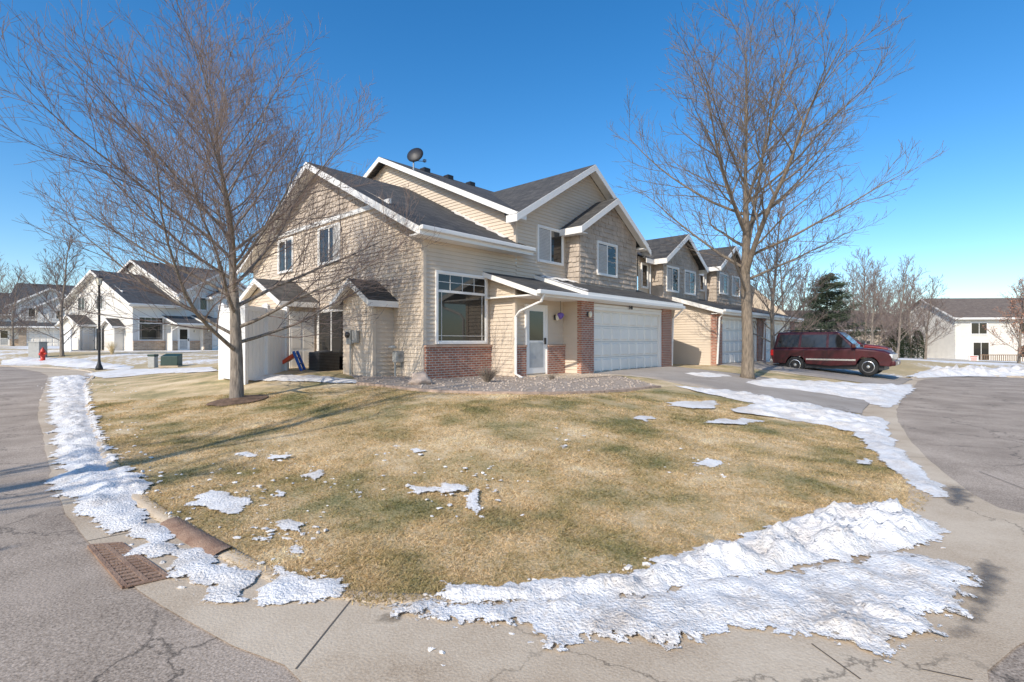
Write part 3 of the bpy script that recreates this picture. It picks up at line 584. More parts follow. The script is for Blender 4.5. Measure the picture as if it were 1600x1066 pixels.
    for (v0,v1,u0,ze,zr,ov) in [(1.38,2.98,-.67,2.38,2.88,.25),(6.0,9.4,-1.1,2.55,3.3,.3)]:
        vm=(v0+v1)/2; k=(zr-ze)/(vm-v0)
        for sgn in (-1,1):
            e=vm+sgn*((v1-v0)/2+ov); z=zr-k*abs(e-vm)
            r_=pitch(T,[(u0-.3,vm,zr),(u0-.3,e,z),(-.01,e,z),(-.01,vm,zr)],M['shingle'],[((u0-.3,vm,zr),(u0-.3,e,z)),((u0-.3,e,z),(-.02,e,z))],fh=.17,th=.05)
            MB().slab([(u0-.28,vm,zr-.07),(u0-.28,e,z-.07),(u0-.04,e,z-.07),(u0-.04,vm,zr-.07)],.02).build('soffit',M['trim'],r_)
    s0,s1=.44,2.29
    window(T,F0,s0,s1,1.08,2.98,None,[(s0+.14,s0+.152,1.1,2.45),(s1-.152,s1-.14,1.1,2.45),(s0,s1,1.24,1.252),(s0,s1,2.45,2.52),(s0+.45,s0+.463,2.52,2.96),(s0+.91,s0+.923,2.52,2.96),(s0+1.37,s0+1.383,2.52,2.96),(s0,s1,2.735,2.748)],False,'tall picture window with transom grilles') 
    window(T,F0,4.8,6.12,3.84,4.96,.45); window(T,Fk,7.52,8.8,3.6,4.74,.5)
    window(T,S0,4.35,5.7,3.74,4.9,.3); window(T,S0,7.75,8.9,3.74,4.9)
    window(T,S0,4.0,5.75,.1,2.1,None,None,True,'sliding patio door')
    d=MB().fbox(F1,2.95,3.87,.0,.05,.12,2.12).build('door',M['trim'],T)
    k=MB()
    k.fbox(F1,2.9,2.95,.0,.08,.05,2.2).fbox(F1,3.87,3.92,.0,.08,.05,2.2).fbox(F1,2.95,3.87,.0,.08,2.12,2.2); k.build('door_frame',M['trim'],d)
    MB().fbox(F1,3.09,3.73,.05,.058,1.12,2.0).build('door_glass',M['glass'],d); MB().fbox(F1,3.09,3.73,.05,.056,.3,1.06).build('door_panel',plain('kick_glass',(.42,.43,.43),.15),d)
    MB().fbox(F1,3.78,3.82,.05,.11,1.0,1.2).build('handle',M['black'],d)
    MB().box(2.9,4.0,-1.5,-1.1,-.1,.08).build('door_step',M['concrete'],T)
    d=MB().fbox(Fc,-.95,-.1,.0,.06,.05,2.1).build('door',M['trim'],T); k=MB()
    for a in (-.88,-.49):
        for z0,z1 in ((.2,.75),(.85,1.5),(1.6,1.95)): k.fbox(Fc,a,a+.3,.06,.068,z0,z1)
    k.build('door_panel',M['gdoor'],d); MB().fbox(Fc,-.2,-.15,.06,.11,1.0,1.06).build('handle',M['metal'],d)
    lantern(T,F2,5.14,1.95,.11); lantern(T,F1,4.35,1.85,.03)
    if full: textmesh('548',.17,M['darkgrey'],T,(7.9,-1.78,2.24),(PI/2,0,0),'house_number')
    downspout(T,[(2.42,-2.2,2.40),(2.42,-2.1,2.2),(2.42,-1.3,1.95),(2.42,-1.15,1.8),(2.42,-1.15,.15),(2.36,-1.45,.05)])
    downspout(T,[(11.35,-2.2,2.40),(11.35,-2.0,2.2),(11.28,-1.8,2.0),(11.28,-1.75,.1)])
    return T
H1=end_unit('tan sided end townhouse nearest the camera with brick base and tall picture window',(C0[0],C0[1],GRADE),ROT,('siding','shake','brick','shingle'))
def mid_unit(label,du,dz,last=False):
    T=thing('townhouse',label,'house',(*UV(du,0),GRADE),ROT); b0=-.9
    w=MB(); F0=FF(0); lap(w,F0,[(.05,b0),(6.6,b0),(6.6,4.8+dz),(.05,4.8+dz)])
    lap(w,FS(2.4),[(-2.47,b0),(0,b0),(0,3.1),(-2.47,2.4)])
    F2=FF(-2.47); lap(w,F2,[(2.4,2.2),(8.7,2.2),(8.7,2.5),(2.4,2.5)])
    if last: lap(w,FR(8.75),[(-2.47,b0),(11,b0),(11,4.8),(0,4.8),(-2.47,2.4)])
    w.build('wall',M['siding'],T,fixn=False)
    Fk=FF(-.6); a0,a1=1.2,5.1; am=(a0+a1)/2
    shakes(Fk,[(a0,2.7+dz),(a1,2.7+dz),(a1,4.85+dz),(am,6.0+dz),(a0,4.85+dz)],M['shake'],T,seed=8); shakes(FS(a0),[(-.6,2.7+dz),(0,2.7+dz),(0,4.8+dz),(-.6,4.8+dz)],M['shake'],T,seed=9)
    MB().fbox(Fk,a0,a1,-.6,.045,2.56+dz,2.7+dz).build('trim_band',M['trim'],T)
    zR=lambda u:6.12+dz-.6*abs(u-am)
    for sgn in (-1,1):
        e=am+sgn*2.3; pts=[(am,-.95,zR(am)),(e,-.95,zR(e)),(e,3.0,zR(e)),(am,3.0,zR(am))]
        pitch(T,pts if sgn>0 else pts[::-1],M['shingle'],[((am,-.96,zR(am)),(e,-.96,zR(e))),((e,-.95,zR(e)),(e,0,zR(e)))],fh=.23)
    zB=lambda v:4.88+dz+.465*v
    pitch(T,[(.15,-.35,zB(-.35)),(8.9 if last else 6.4,-.35,zB(-.35)),(8.9 if last else 6.4,7.2,zB(7.2)),(.15,7.2,zB(7.2))],M['shingle'],[((.15,-.36,zB(-.35)),(6.4,-.36,zB(-.35)))],fh=.2)
    zE=lambda v:2.46+.3*(v+2.9)
    E=[(2.1,-2.9,zE(-2.9)),(8.95,-2.9,zE(-2.9)),(8.95,0.02,zE(0.02)),(2.1,0.02,zE(0.02))]
    pitch(T,E,M['shingle'],[(E[0],E[3]),(E[0],E[1])],fh=.18,gutter=[(off(E[0],dy=-.08),off(E[1],dy=-.08))])
    MB().box(2.15,8.9,-2.88,-2.4,2.28,2.31).build('soffit',M['trim'],T)
    MB().box(2.34,2.98,-2.57,-2.3,b0,2.32).build('brick_pillar',M['brick'],T); MB().box(7.95,8.76,-2.57,-2.1,b0,2.32).build('brick_pillar',M['brick'],T)
    garage_door(T,F2,3.1,7.85,2.13)
    window(T,Fk,1.55,2.7,3.4+dz,4.45+dz,.4); window(T,Fk,3.45,4.6,3.4+dz,4.45+dz,.4)
    window(T,F0,.35,.85,3.5+dz,4.5+dz,None,None,False)
    lantern(T,F2,2.66,1.95,.11)
    downspout(T,[(1.0,-.1,4.7+dz),(1.0,-.1,3.0),(1.0,-.1,.1)]); downspout(T,[(2.2,-2.98,2.4),(2.3,-2.7,2.1),(2.3,-2.6,.1)])
mid_unit('middle townhouse of the row with a shake gable and two upper windows',11.62,0)
mid_unit('farthest townhouse of the tan row, partly behind the big bare tree',17.95,.32,True)
M['shingle2']=brickmat('shingle2',(.12,.12,.12),(.07,.07,.072),(.03,.03,.03),.32,.062,.008,.5)
end_unit('white townhouse with stone base and dark roofs behind the street lamp',(-31.1,42.0,.66),ROT+math.radians(15),('siding_white','siding_white','stone','shingle2'),False)
end_unit('pale townhouse at the far left edge beyond the white fence',(-66,62,.9),ROT+math.radians(-12),('siding_white','siding_white','stone','shingle2'),False)
def far_house(label,loc,rz,L,W,hw,hr,wall,roofm,wins,deck=False):
    T=thing('house',label,'house',loc,rz); w=MB(); lap(w,FF(0),[(0,-1),(L,-1),(L,hw),(0,hw)],.15); 
    for F in (FS(0),FR(L)): lap(w,F,[(0,-1),(W,-1),(W,hw),(W/2,hr),(0,hw)],.15)
    w.build('wall',wall,T,fixn=False); k=(hr-hw)/(W/2)
    pitch(T,[(-.4,-.5,hw-.5*k),(L+.4,-.5,hw-.5*k),(L+.4,W/2,hr),(-.4,W/2,hr)],roofm,[((-.4,-.5,hw-.5*k),(L+.4,-.5,hw-.5*k)),((-.4,-.5,hw-.5*k),(-.4,W/2,hr)),((L+.4,-.5,hw-.5*k),(L+.4,W/2,hr))])
    pitch(T,[(-.4,W/2,hr),(L+.4,W/2,hr),(L+.4,W+.5,hw-.5*k),(-.4,W+.5,hw-.5*k)],roofm)
    for (a,b,c,d) in wins: window(T,FF(0),a,b,c,d)
    if deck:
        MB().box(.2,5,-3,-.05,.75,.9).build('deck_floor',M['deck'],T)
        r=MB().box(.2,5,-3.0,-2.93,1.7,1.78)
        for i in range(24): r.box(.2+i*.2,.25+i*.2,-2.98,-2.94,.9,1.7)
        r.build('deck_railing',M['deck'],T)
        for x in (.3,2.5,4.8): MB().box(x,x+.15,-2.95,-2.8,-.8,.75).build('deck_post',M['deck'],T)
M['deck']=plain('deck',(.26,.17,.11),.9,0,.2,5)
M['brownroof']=brickmat('brownroof',(.24,.19,.15),(.17,.13,.105),(.08,.07,.06),.32,.08,.01,.5)
M['beige']=plain('beige',(.50,.41,.32),.7,0,.08,2); M['cream']=plain('cream',(.74,.70,.62),.7,0,.06,2)
far_house('pale two storey house with a wooden deck behind the far right snow bank',(47.6,55,-1.5),math.radians(-4),20,9,5.9,8.1,M['cream'],M['brownroof'],[(1.6,3.2,3.9,5.1),(6.5,8.1,3.9,5.1),(11,12.6,3.9,5.1),(1.8,3.4,1.1,3.0),(6.5,8.1,1.4,2.7),(11,12.6,1.4,2.7)],True)
far_house('brown roofed house half hidden by the evergreen hedge and bare trees',(41,66,-1.0),math.radians(6),12,9,4.3,6.6,M['beige'],M['brownroof'],[(3,4.4,2.4,3.7),(8,9.5,2.4,3.7)])
far_house('beige house far behind the dark red suv',(27,58,-.2),math.radians(0),15,9,3.4,5.6,M['beige'],M['brownroof'],[(3,4.4,1.6,2.8),(8,9.5,1.6,2.8)])
far_house('white house far left behind the bare sapling',(-96,84,.6),math.radians(20),22,10,5.4,8.4,M['siding_white'],M['shingle2'],[(3,5,3,4.4),(8,10,3,4.4),(14,16,3,4.4),(14,16,.8,2.2)])
dp=UV(3.4,5.0); dl=thing('satellite_dish','dark satellite dish on the upper roof edge of the nearest townhouse','satellite dish',(dp[0],dp[1],GRADE+5.33+.465*5.0),ROT)
MB().tube([(0,0,-.1),(0,0,.55)],.03,8).build('mast',M['metal'],dl)
MB().tube([(0,0,.1),(.25,.3,.12)],.015,6).build('brace',M['metal'],dl)
dd=MB().lathe([(.02,.0),(.15,.015),(.25,.045),(.33,.08),(.33,.07),(.25,.03),(.15,.0),(.02,-.02)],24,(0,0,0),'y').build('dish',M['black'],dl,True); dd.location=(0,-.05,.62); dd.rotation_euler=(math.radians(-20),0,math.radians(-60))
MB().tube([(0,-.05,.35),(.42,-.1,.42)],.015,6).box(.4,.5,-.15,-.05,.4,.5).build('receiver_arm',M['metal'],dl)
px_,py_=UV(4.42,-1.25); hdn=thing('hanging_decoration','small purple ornament hanging beside the front door','ornament',(px_,py_,GRADE+1.95))
MB().tube([(0,0,.0),(0,0,.42)],.006,5).build('cord',M['black'],hdn); MB().lathe([(.02,-.16),(.09,-.10),(.12,-.02),(.08,.03),(.02,.05)],12).build('ornament_body',M['purple'],hdn,True)
# ---------------- fence ----------------
def fence_panel(T,p,q,z0,z1):
    p=np.array(p);q=np.array(q); L=np.hypot(*(q-p)); k=int(L/.19); d=(q-p)/L
    m=MB(); m.beam((p[0],p[1],z1-.1),(q[0],q[1],z1-.1),.012,z1-z0-.15)
    for i in range(k):
        a=p+d*(i*L/k+.012); b=p+d*((i+1)*L/k-.012); m.beam((a[0],a[1],z1-.1),(b[0],b[1],z1-.1),.04,z1-z0-.15)
    m.build('panel',M['vinyl'],T)
    MB().beam((*p,z1),(*q,z1),.09,.13).build('rail',M['vinyl'],T); MB().beam((*p,z0+.15),(*q,z0+.15),.09,.13).build('rail',M['vinyl'],T)
fa=(-.4425*16.2,16.2); fb=(-.524*13.9,13.9); fc=(-.565*15.0,15.0)
fo=thing('fence','white vinyl privacy fence around the side patio beside the near tree','fence',(fb[0],fb[1],0))
L_=lambda p:(p[0]-fb[0],p[1]-fb[1])
fence_panel(fo,L_(fa),L_(fb),.55,2.62); fence_panel(fo,L_(fb),L_(fc),.55,2.60)
for p in (fa,fb,fc,lerp(fa,fb,.5)):
    x,y=L_(p); MB().box(x-.08,x+.08,y-.08,y+.08,.4,2.68).add([(x-.1,y-.1,2.68),(x+.1,y-.1,2.68),(x+.1,y+.1,2.68),(x-.1,y+.1,2.68),(x,y,2.77)],[(0,1,4),(1,2,4),(2,3,4),(3,0,4),(3,2,1,0)]).build('post',M['vinyl'],fo)
f2=thing('fence','distant white vinyl fence left of the white townhouse','fence',(-34.5,40,0.5))
fence_panel(f2,(0,0),(-3.2,3),.0,2.0); 
for p in ((0,0),(-3.2,3)): MB().box(p[0]-.07,p[0]+.07,p[1]-.07,p[1]+.07,0,2.1).build('post',M['vinyl'],f2)
# ---------------- yard objects ----------------
def at(u,v,z=0): x,y=UV(u,v); return (x,y,GRADE+z)
ac=thing('air_conditioner','black air conditioner condenser beside the patio door','air conditioner',at(-.55,4.4,-.05),ROT)
MB().box(-.36,.36,-.36,.36,0,.06).build('base_pad',M['concrete'],ac); MB().box(-.34,.34,-.34,.34,.06,.8).build('cabinet',M['black'],ac,bevel=.03)
g=MB()
for i in range(14): z=.12+i*.047; g.box(-.355,.355,-.355,.355,z,z+.014)
g.build('grille',M['darkgrey'],ac); MB().lathe([(.28,.8),(.28,.83),(.1,.84),(.02,.85)],20).build('fan_guard',M['darkgrey'],ac)
sl=thing('toy_slide','red and blue plastic toy slide on the snow by the side door','toy slide',at(-1.3,5.0,.02),math.radians(5)); sl.scale=(.8,.8,.8)
MB().hexa([(-.9,-.18,.02),(-.9,.18,.02),(.1,.18,.72),(.1,-.18,.72),(-.9,-.18,.06),(-.9,.18,.06),(.1,.18,.77),(.1,-.18,.77)]).hexa([(-.9,-.22,.02),(-.9,-.18,.02),(.1,-.18,.72),(.1,-.22,.72),(-.9,-.22,.16),(-.9,-.18,.16),(.1,-.18,.88),(.1,-.22,.88)]).hexa([(-.9,.18,.02),(-.9,.22,.02),(.1,.22,.72),(.1,.18,.72),(-.9,.18,.16),(-.9,.22,.16),(.1,.22,.88),(.1,.18,.88)]).build('chute',M['toyred'],sl,bevel=.01)
m=MB()
for y in (-.22,.22): m.tube([(.5,y,0),(.12,y,.95)],.055,6)
for i in range(3): m.box(.42-.1*i-.05,.42-.1*i+.05,-.2,.2,.2+.24*i,.24+.24*i)
m.build('ladder',M['toyblue'],sl)
gm=thing('gas_meter','grey gas meter with pipes at the corner of the closet bump','gas meter',at(-.15,.95,0),ROT)
MB().box(-.14,.14,-.1,.1,.5,.82).build('meter_body',M['greybox'],gm,bevel=.03); MB().tube([(-.1,0,-.1),(-.1,0,.45),(-.1,0,.52)],.025,8).tube([(.1,0,.5),(.1,0,.4),(.1,.3,.38)],.025,8).build('pipe',M['metal'],gm); MB().lathe([(.11,0),(.12,.02),(.12,.05),(.05,.08)],16,(-.2,-.02,.9)).build('regulator',M['greybox'],gm,True); MB().lathe([(.08,.0),(.08,.02)],16,(0,-.1,.68),'y').build('dial',M['lens'],gm)
em=thing('electric_meter','grey electric meter boxes mounted on the closet wall','meter box',at(-.70,2.45,1.0),ROT)
MB().box(-.12,0,-.12,.12,0,.42).build('meter_box',M['greybox'],em,bevel=.01); MB().lathe([(.09,0),(.09,-.06),(.05,-.08)],16,(-.12,0,.28),'x').build('dial',M['glass'],em,True); MB().box(-.1,0,-.4,-.16,.05,.4).build('breaker_box',M['greybox'],em,bevel=.01); MB().tube([(-.05,0,-1.1),(-.05,0,0)],.03,8).build('conduit',M['greybox'],em)
bp_=pix(656,603); bo=MB(); blob(bo,(0,0,.12),.24,3,(1.1,.8,.85),4,.5); o=bo.build('boulder',plain('rock',(.48,.38,.31),.9,0,.25,5,.6,25),None,True); o.location=(bp_[0],bp_[1],hs(*bp_)); tag(o,'tan boulder at the left corner of the gravel bed','rock')
def shrub(px,py,r,hh,n,label,mat,cat='shrub'):
    p=pix(px,py); m=MB(); R=random.Random(px)
    for i in range(n):
        a=R.uniform(0,2*PI); t=R.uniform(.1,1)*r; q=[(R.uniform(-.06,.06),R.uniform(-.06,.06),0)]
        q.append((t*.5*math.cos(a),t*.5*math.sin(a),hh*.55*R.uniform(.7,1.1))); q.append((t*math.cos(a),t*math.sin(a),hh*R.uniform(.6,1.1)))
        m.tube(q,[.007,.005,.003],3,False)
    o=m.build('shrub',mat); o.location=(p[0],p[1],hs(*p)); tag(o,label,cat)
shrub(762,600,.36,.42,150,'leafless twiggy shrub in the gravel below the picture window',M['twig2'])
shrub(862,596,.15,.2,50,'small tuft of dry stems beside the front door',M['twig2']); shrub(655,598,.12,.3,30,'dry stems standing behind the boulder',M['twig2'])
shrub(175,553,.5,.8,120,'dry ornamental grass clump in front of the white townhouse',plain('straw',(.6,.47,.26),.9))
p=pix(268,574); t=thing('utility_box','dark green transformer box on the lawn before the white townhouse','utility box',(p[0],p[1],hs(*p)),.2); t.scale=(.72,.72,.85)
MB().box(-.55,.55,-.45,.45,0,.1).build('base_pad',M['concrete'],t); MB().hexa([(-.5,-.4,.1),(.5,-.4,.1),(.5,.4,.1),(-.5,.4,.1),(-.5,-.34,.62),(.5,-.34,.62),(.5,.4,.75),(-.5,.4,.75)]).build('cabinet',M['green'],t,bevel=.02)
p=pix(239,575); t=thing('utility_pedestal','small grey green utility pedestal left of the transformer box','utility box',(p[0],p[1],hs(*p)))
MB().box(-.16,.16,-.14,.14,0,.55).build('cabinet',M['greybox'],t,bevel=.02); MB().box(-.18,.18,-.16,.16,.55,.66).build('cap',M['green'],t,bevel=.03)
p=pix(24,566); t=thing('utility_box','tall beige utility cabinet at the far left edge','utility box',(p[0]-.5,p[1]+2,hs(*p)))
MB().box(-.35,.35,-.3,.3,0,1.15).build('cabinet',M['greybox'],t,bevel=.03); MB().box(-.38,.38,-.33,.33,1.15,1.22).build('cap',M['greybox'],t,bevel=.01)
p=pix(67,567); t=thing('fire_hydrant','red fire hydrant behind the left street','fire hydrant',(p[0],p[1],hs(*p)+.12))
MB().lathe([(.16,0),(.16,.04),(.11,.05),(.11,.5),(.14,.51),(.14,.55),(.12,.58),(.1,.66),(.04,.72),(.03,.78)],16).build('barrel',M['hydrant'],t,True)
for s in (-1,1): MB().lathe([(.06,s*.08),(.06,s*.2),(.03,s*.22)],10,(0,0,.42),'x').build('side_cap',M['hydrant'],t,True)
MB().lathe([(.08,-.08),(.08,-.2),(.03,-.23)],10,(0,0,.38),'y').build('front_cap',M['hydrant'],t,True)
p=pix(155,578); zt=EYE+(533-430)/800*p[1]; z0=hs(*p); Hh=zt-z0
t=thing('street_lamp','black lantern street lamp on the left lawn edge','street lamp',(p[0],p[1],z0))
MB().lathe([(.16,0),(.15,.12),(.08,.3),(.055,.5),(.045,Hh-.55),(.07,Hh-.52),(.05,Hh-.48)],12).build('post',M['black'],t,True)
MB().lathe([(.08,Hh-.48),(.15,Hh-.16)],6).build('lamp_glass',M['bulb'],t); 
m=MB().lathe([(.19,Hh-.16),(.17,Hh-.1),(.05,Hh-.02),(.02,Hh+.05)],6)
for i in range(6): a=i*PI/3; m.tube([(.085*math.cos(a),.085*math.sin(a),Hh-.48),(.16*math.cos(a),.16*math.sin(a),Hh-.15)],.012,4)
m.build('lamp_cap',M['black'],t)
t=thing('sign','small white notice board with red lettering on the far right snow','sign',(.902*44,44,-1.0)); MB().box(-.4,.4,0,.05,.9,1.4).build('board',M['trim'],t); 
for x in (-.34,.34): MB().box(x-.04,x+.04,.05,.1,0,1.4).build('post',M['trim'],t)
MB().box(-.32,.32,-.01,0,1.25,1.33).box(-.28,.28,-.01,0,1.10,1.15).box(-.25,.25,-.01,0,1.0,1.04).build('lettering',M['hydrant'],t)
# ---------------- cars ----------------
def arc(cx,cz,r,a0,a1,n=9): return [(cx+r*math.cos(math.radians(a0+(a1-a0)*i/n)),cz+r*math.sin(math.radians(a0+(a1-a0)*i/n))) for i in range(n+1)]
def car(name,label,loc,rz,body,suv=True,cat='car'):
    T=thing(name,label,cat,loc,rz); ax=1.47 if suv else 1.32; R=.385 if suv else .32; W=.98 if suv else .87
    if suv:
        top=[(-2.52,.62),(-2.57,.80),(-2.56,.98),(-2.50,1.14),(1.0,1.17),(1.3,1.155),(1.75,1.12),(2.08,1.06),(2.25,.98),(2.34,.86),(2.36,.62)]; zb=.42
        c0,c1,t0,t1,zt,wt=-2.48,1.12,-2.28,.3,1.88,.80
    else:
        top=[(-2.2,.55),(-2.25,.8),(-2.15,.95),(-1.5,.98),(.9,.95),(1.7,.85),(2.1,.72),(2.2,.5)]; zb=.25
        c0,c1,t0,t1,zt,wt=-1.75,1.0,-1.0,.1,1.42,.6
    bel=1.14 if suv else .95
    P=top+[(top[-1][0]-.06,zb)]+arc(ax,R,R+.07,8,172)+[(0,zb-.04)]+arc(-ax,R,R+.07,8,172)+[(top[0][0]+.05,zb+.02)]
    n=len(P); m=MB(); st=[(-W,0),(-W+.03,.6),(-W+.12,1.0),(W-.12,1.0),(W-.03,.6),(W,0)]
    def pt(x,z,y,f):
        return (x*(1-.02*(1-f)),y,z-(.07*(1-f) if z>.8 else 0))
    for (y,f) in st: m.v+= [pt(x,z,y,f) for x,z in P]
    for s in range(5):
        for i in range(n): j=(i+1)%n; m.f.append((s*n+i,s*n+j,(s+1)*n+j,(s+1)*n+i))
    m.f.append(tuple(range(n))); m.f.append(tuple(range(5*n,6*n)))
    m.build('body',body,T,bevel=.02)
    wb=W-.07; MB().hexa([(c0,-wb,bel-.06),(c1,-wb,bel-.06),(c1,wb,bel-.06),(c0,wb,bel-.06),(t0,-wt,zt),(t1,-wt,zt),(t1,wt,zt),(t0,wt,zt)]).build('cabin',body,T,bevel=.08)
    H=zt-bel+.06
    def side(x,z,s,o=.012): f=(z-bel+.06)/H; return (x,s*(wb+(wt-wb)*f+o),z)
    xf=lambda f:c1+(t1-c1)*f; xr=lambda f:c0+(t0-c0)*f
    za,zc=bel+.05,zt-.13; fa_,fb_=(za-bel+.06)/H,(zc-bel+.06)/H
    cuts=[(xr(fa_)+.14,xr(fb_)+.16,-1.35,-1.3),(-1.24,-1.2,-.18,-.16),(-.08,-.06,xf(fa_)-.18,xf(fb_)-.10)] if suv else [(-.95,-.8,-.1,-.1),(0,0,xf(fa_)-.2,xf(fb_)-.1)]
    for s in (-1,1):
        for (a0_,b0_,a1_,b1_) in cuts:
            MB().add([side(a0_,za,s),side(a1_,za,s),side(b1_,zc,s),side(b0_,zc,s)],[(0,1,2,3)]).build('side_window',M['glass'],T)
        MB().box(-.3,-.12,s*(W+.005)-.012,s*(W+.005)+.012,bel-.18,bel-.14).build('door_handle',body,T)
        MB().box(.85,1.02,min(s*W,s*(W+.2)),max(s*W,s*(W+.2)),bel+.02,bel+.2).build('mirror',body if suv else M['black'],T,bevel=.04)
        MB().box(-1.0,1.0,s*(W+.004)-.014,s*(W+.004)+.014,.62 if suv else .48,.69 if suv else .53).build('side_moulding',M['chrome'],T,bevel=.006)
        d=MB()
        for x in ((-.13,.95,-1.1) if suv else (-.05,.9)): d.box(x-.006,x+.006,s*(W+.001)-.004,s*(W+.001)+.004,zb+.12,bel-.1)
        d.build('door_seam',M['black'],T)
        fx=top[-2][0]
        MB().box(fx-.26,fx+.01,min(s*(W-.36),s*(W-.015)),max(s*(W-.36),s*(W-.015)),.76 if suv else .55,.93 if suv else .69).build('headlight',M['lens'],T,bevel=.02)
        MB().box(top[0][0]-.05,top[0][0]+.08,min(s*(W-.16),s*(W+.005)),max(s*(W-.16),s*(W+.005)),.80 if suv else .6,1.06 if suv else .8).build('tail_light',M['redlens'],T,bevel=.01)
        if suv: MB().tube([(t0+.2,s*.62,zt+.02),(t0+.25,s*.62,zt+.07),(t1-.25,s*.62,zt+.07),(t1-.15,s*.62,zt+.02)],.02,6).build('roof_rail',M['black'],T)
        for x in (ax,-ax):
            yc=s*(W-.13); o=MB().lathe([(R*.62,-.11),(R*.92,-.115),(R,-.08),(R,.08),(R*.92,.115),(R*.62,.11)],28,(0,0,0),'y').build('wheel',M['tyre'],T,True); o.location=(x,yc,R)
            rm=MB().lathe([(R*.63,.0),(R*.63,s*.112),(R*.57,s*.118),(R*.52,s*.07),(R*.2,s*.06)],24,(0,0,0),'y').lathe([(R*.18,s*.05),(R*.16,s*.115),(.02,s*.12)],12,(0,0,0),'y')
            for k in range(5):
                a=k*2*PI/5+.3; c,sn=math.cos(a),math.sin(a); px_,pz_=-sn*.04,c*.04; r0,r1=R*.15,R*.58
                rm.hexa([(r0*c-px_,s*.06,r0*sn-pz_),(r1*c-px_,s*.06,r1*sn-pz_),(r1*c+px_,s*.06,r1*sn+pz_),(r0*c+px_,s*.06,r0*sn+pz_),(r0*c-px_,s*.11,r0*sn-pz_),(r1*c-px_,s*.105,r1*sn-pz_),(r1*c+px_,s*.105,r1*sn+pz_),(r0*c+px_,s*.11,r0*sn+pz_)])
            rm.build('rim',M['chrome'],o)
    def fr(f,y,o): return (xf(f)+o,y,bel-.06+H*f)
    MB().add([fr(.14,-wb+.1,.016),fr(.14,wb-.1,.016),fr(.86,wt-.04,.016),fr(.86,-wt+.04,.016)],[(0,1,2,3)]).build('windscreen',M['glass'],T)
    def rr(f,y,o): return (xr(f)-o,y,bel-.06+H*f)
    MB().add([rr(.14,-wb+.14,.016),rr(.14,wb-.14,.016),rr(.85,wt-.08,.016),rr(.85,-wt+.08,.016)],[(0,1,2,3)]).build('rear_window',M['glass'],T)
    fx=top[-2][0]; MB().box(fx-.05,fx+.03,-W+.38,W-.38,.70 if suv else .5,.93 if suv else .68).build('grille',M['chrome'],T,bevel=.01)
    MB().box(fx-.1,fx+.12,-W+.02,W-.02,.45 if suv else .28,.66 if suv else .48).build('front_bumper',body,T,bevel=.05); MB().box(top[0][0]-.1,top[0][0]+.1,-W+.02,W-.02,.47 if suv else .3,.64 if suv else .5).build('rear_bumper',M['chrome'] if suv else body,T,bevel=.04)
    MB().box(fx+.12,fx+.13,-.15,.15,.5,.6).build('number_plate',M['trim'],T)
    MB().box(top[0][0]+.3,fx-.3,-W+.15,W-.15,.25,.5).build('underbody',M['black'],T)
    return T
hd=math.atan2(-D2[1],-D2[0])
cx,cy=14.55,23.1; T=car('parked_suv','dark red suv parked facing the street on the second driveway',(cx,cy,hs(cx,cy)-.05),hd,M['carred'],True,'car'); T.scale=(.94,.96,1.0)
cx,cy=20.3,31.0; car('parked_car','bright red car behind the bonnet of the dark red suv',(cx,cy,hs(cx,cy)-.02),hd,M['carred2'],False)
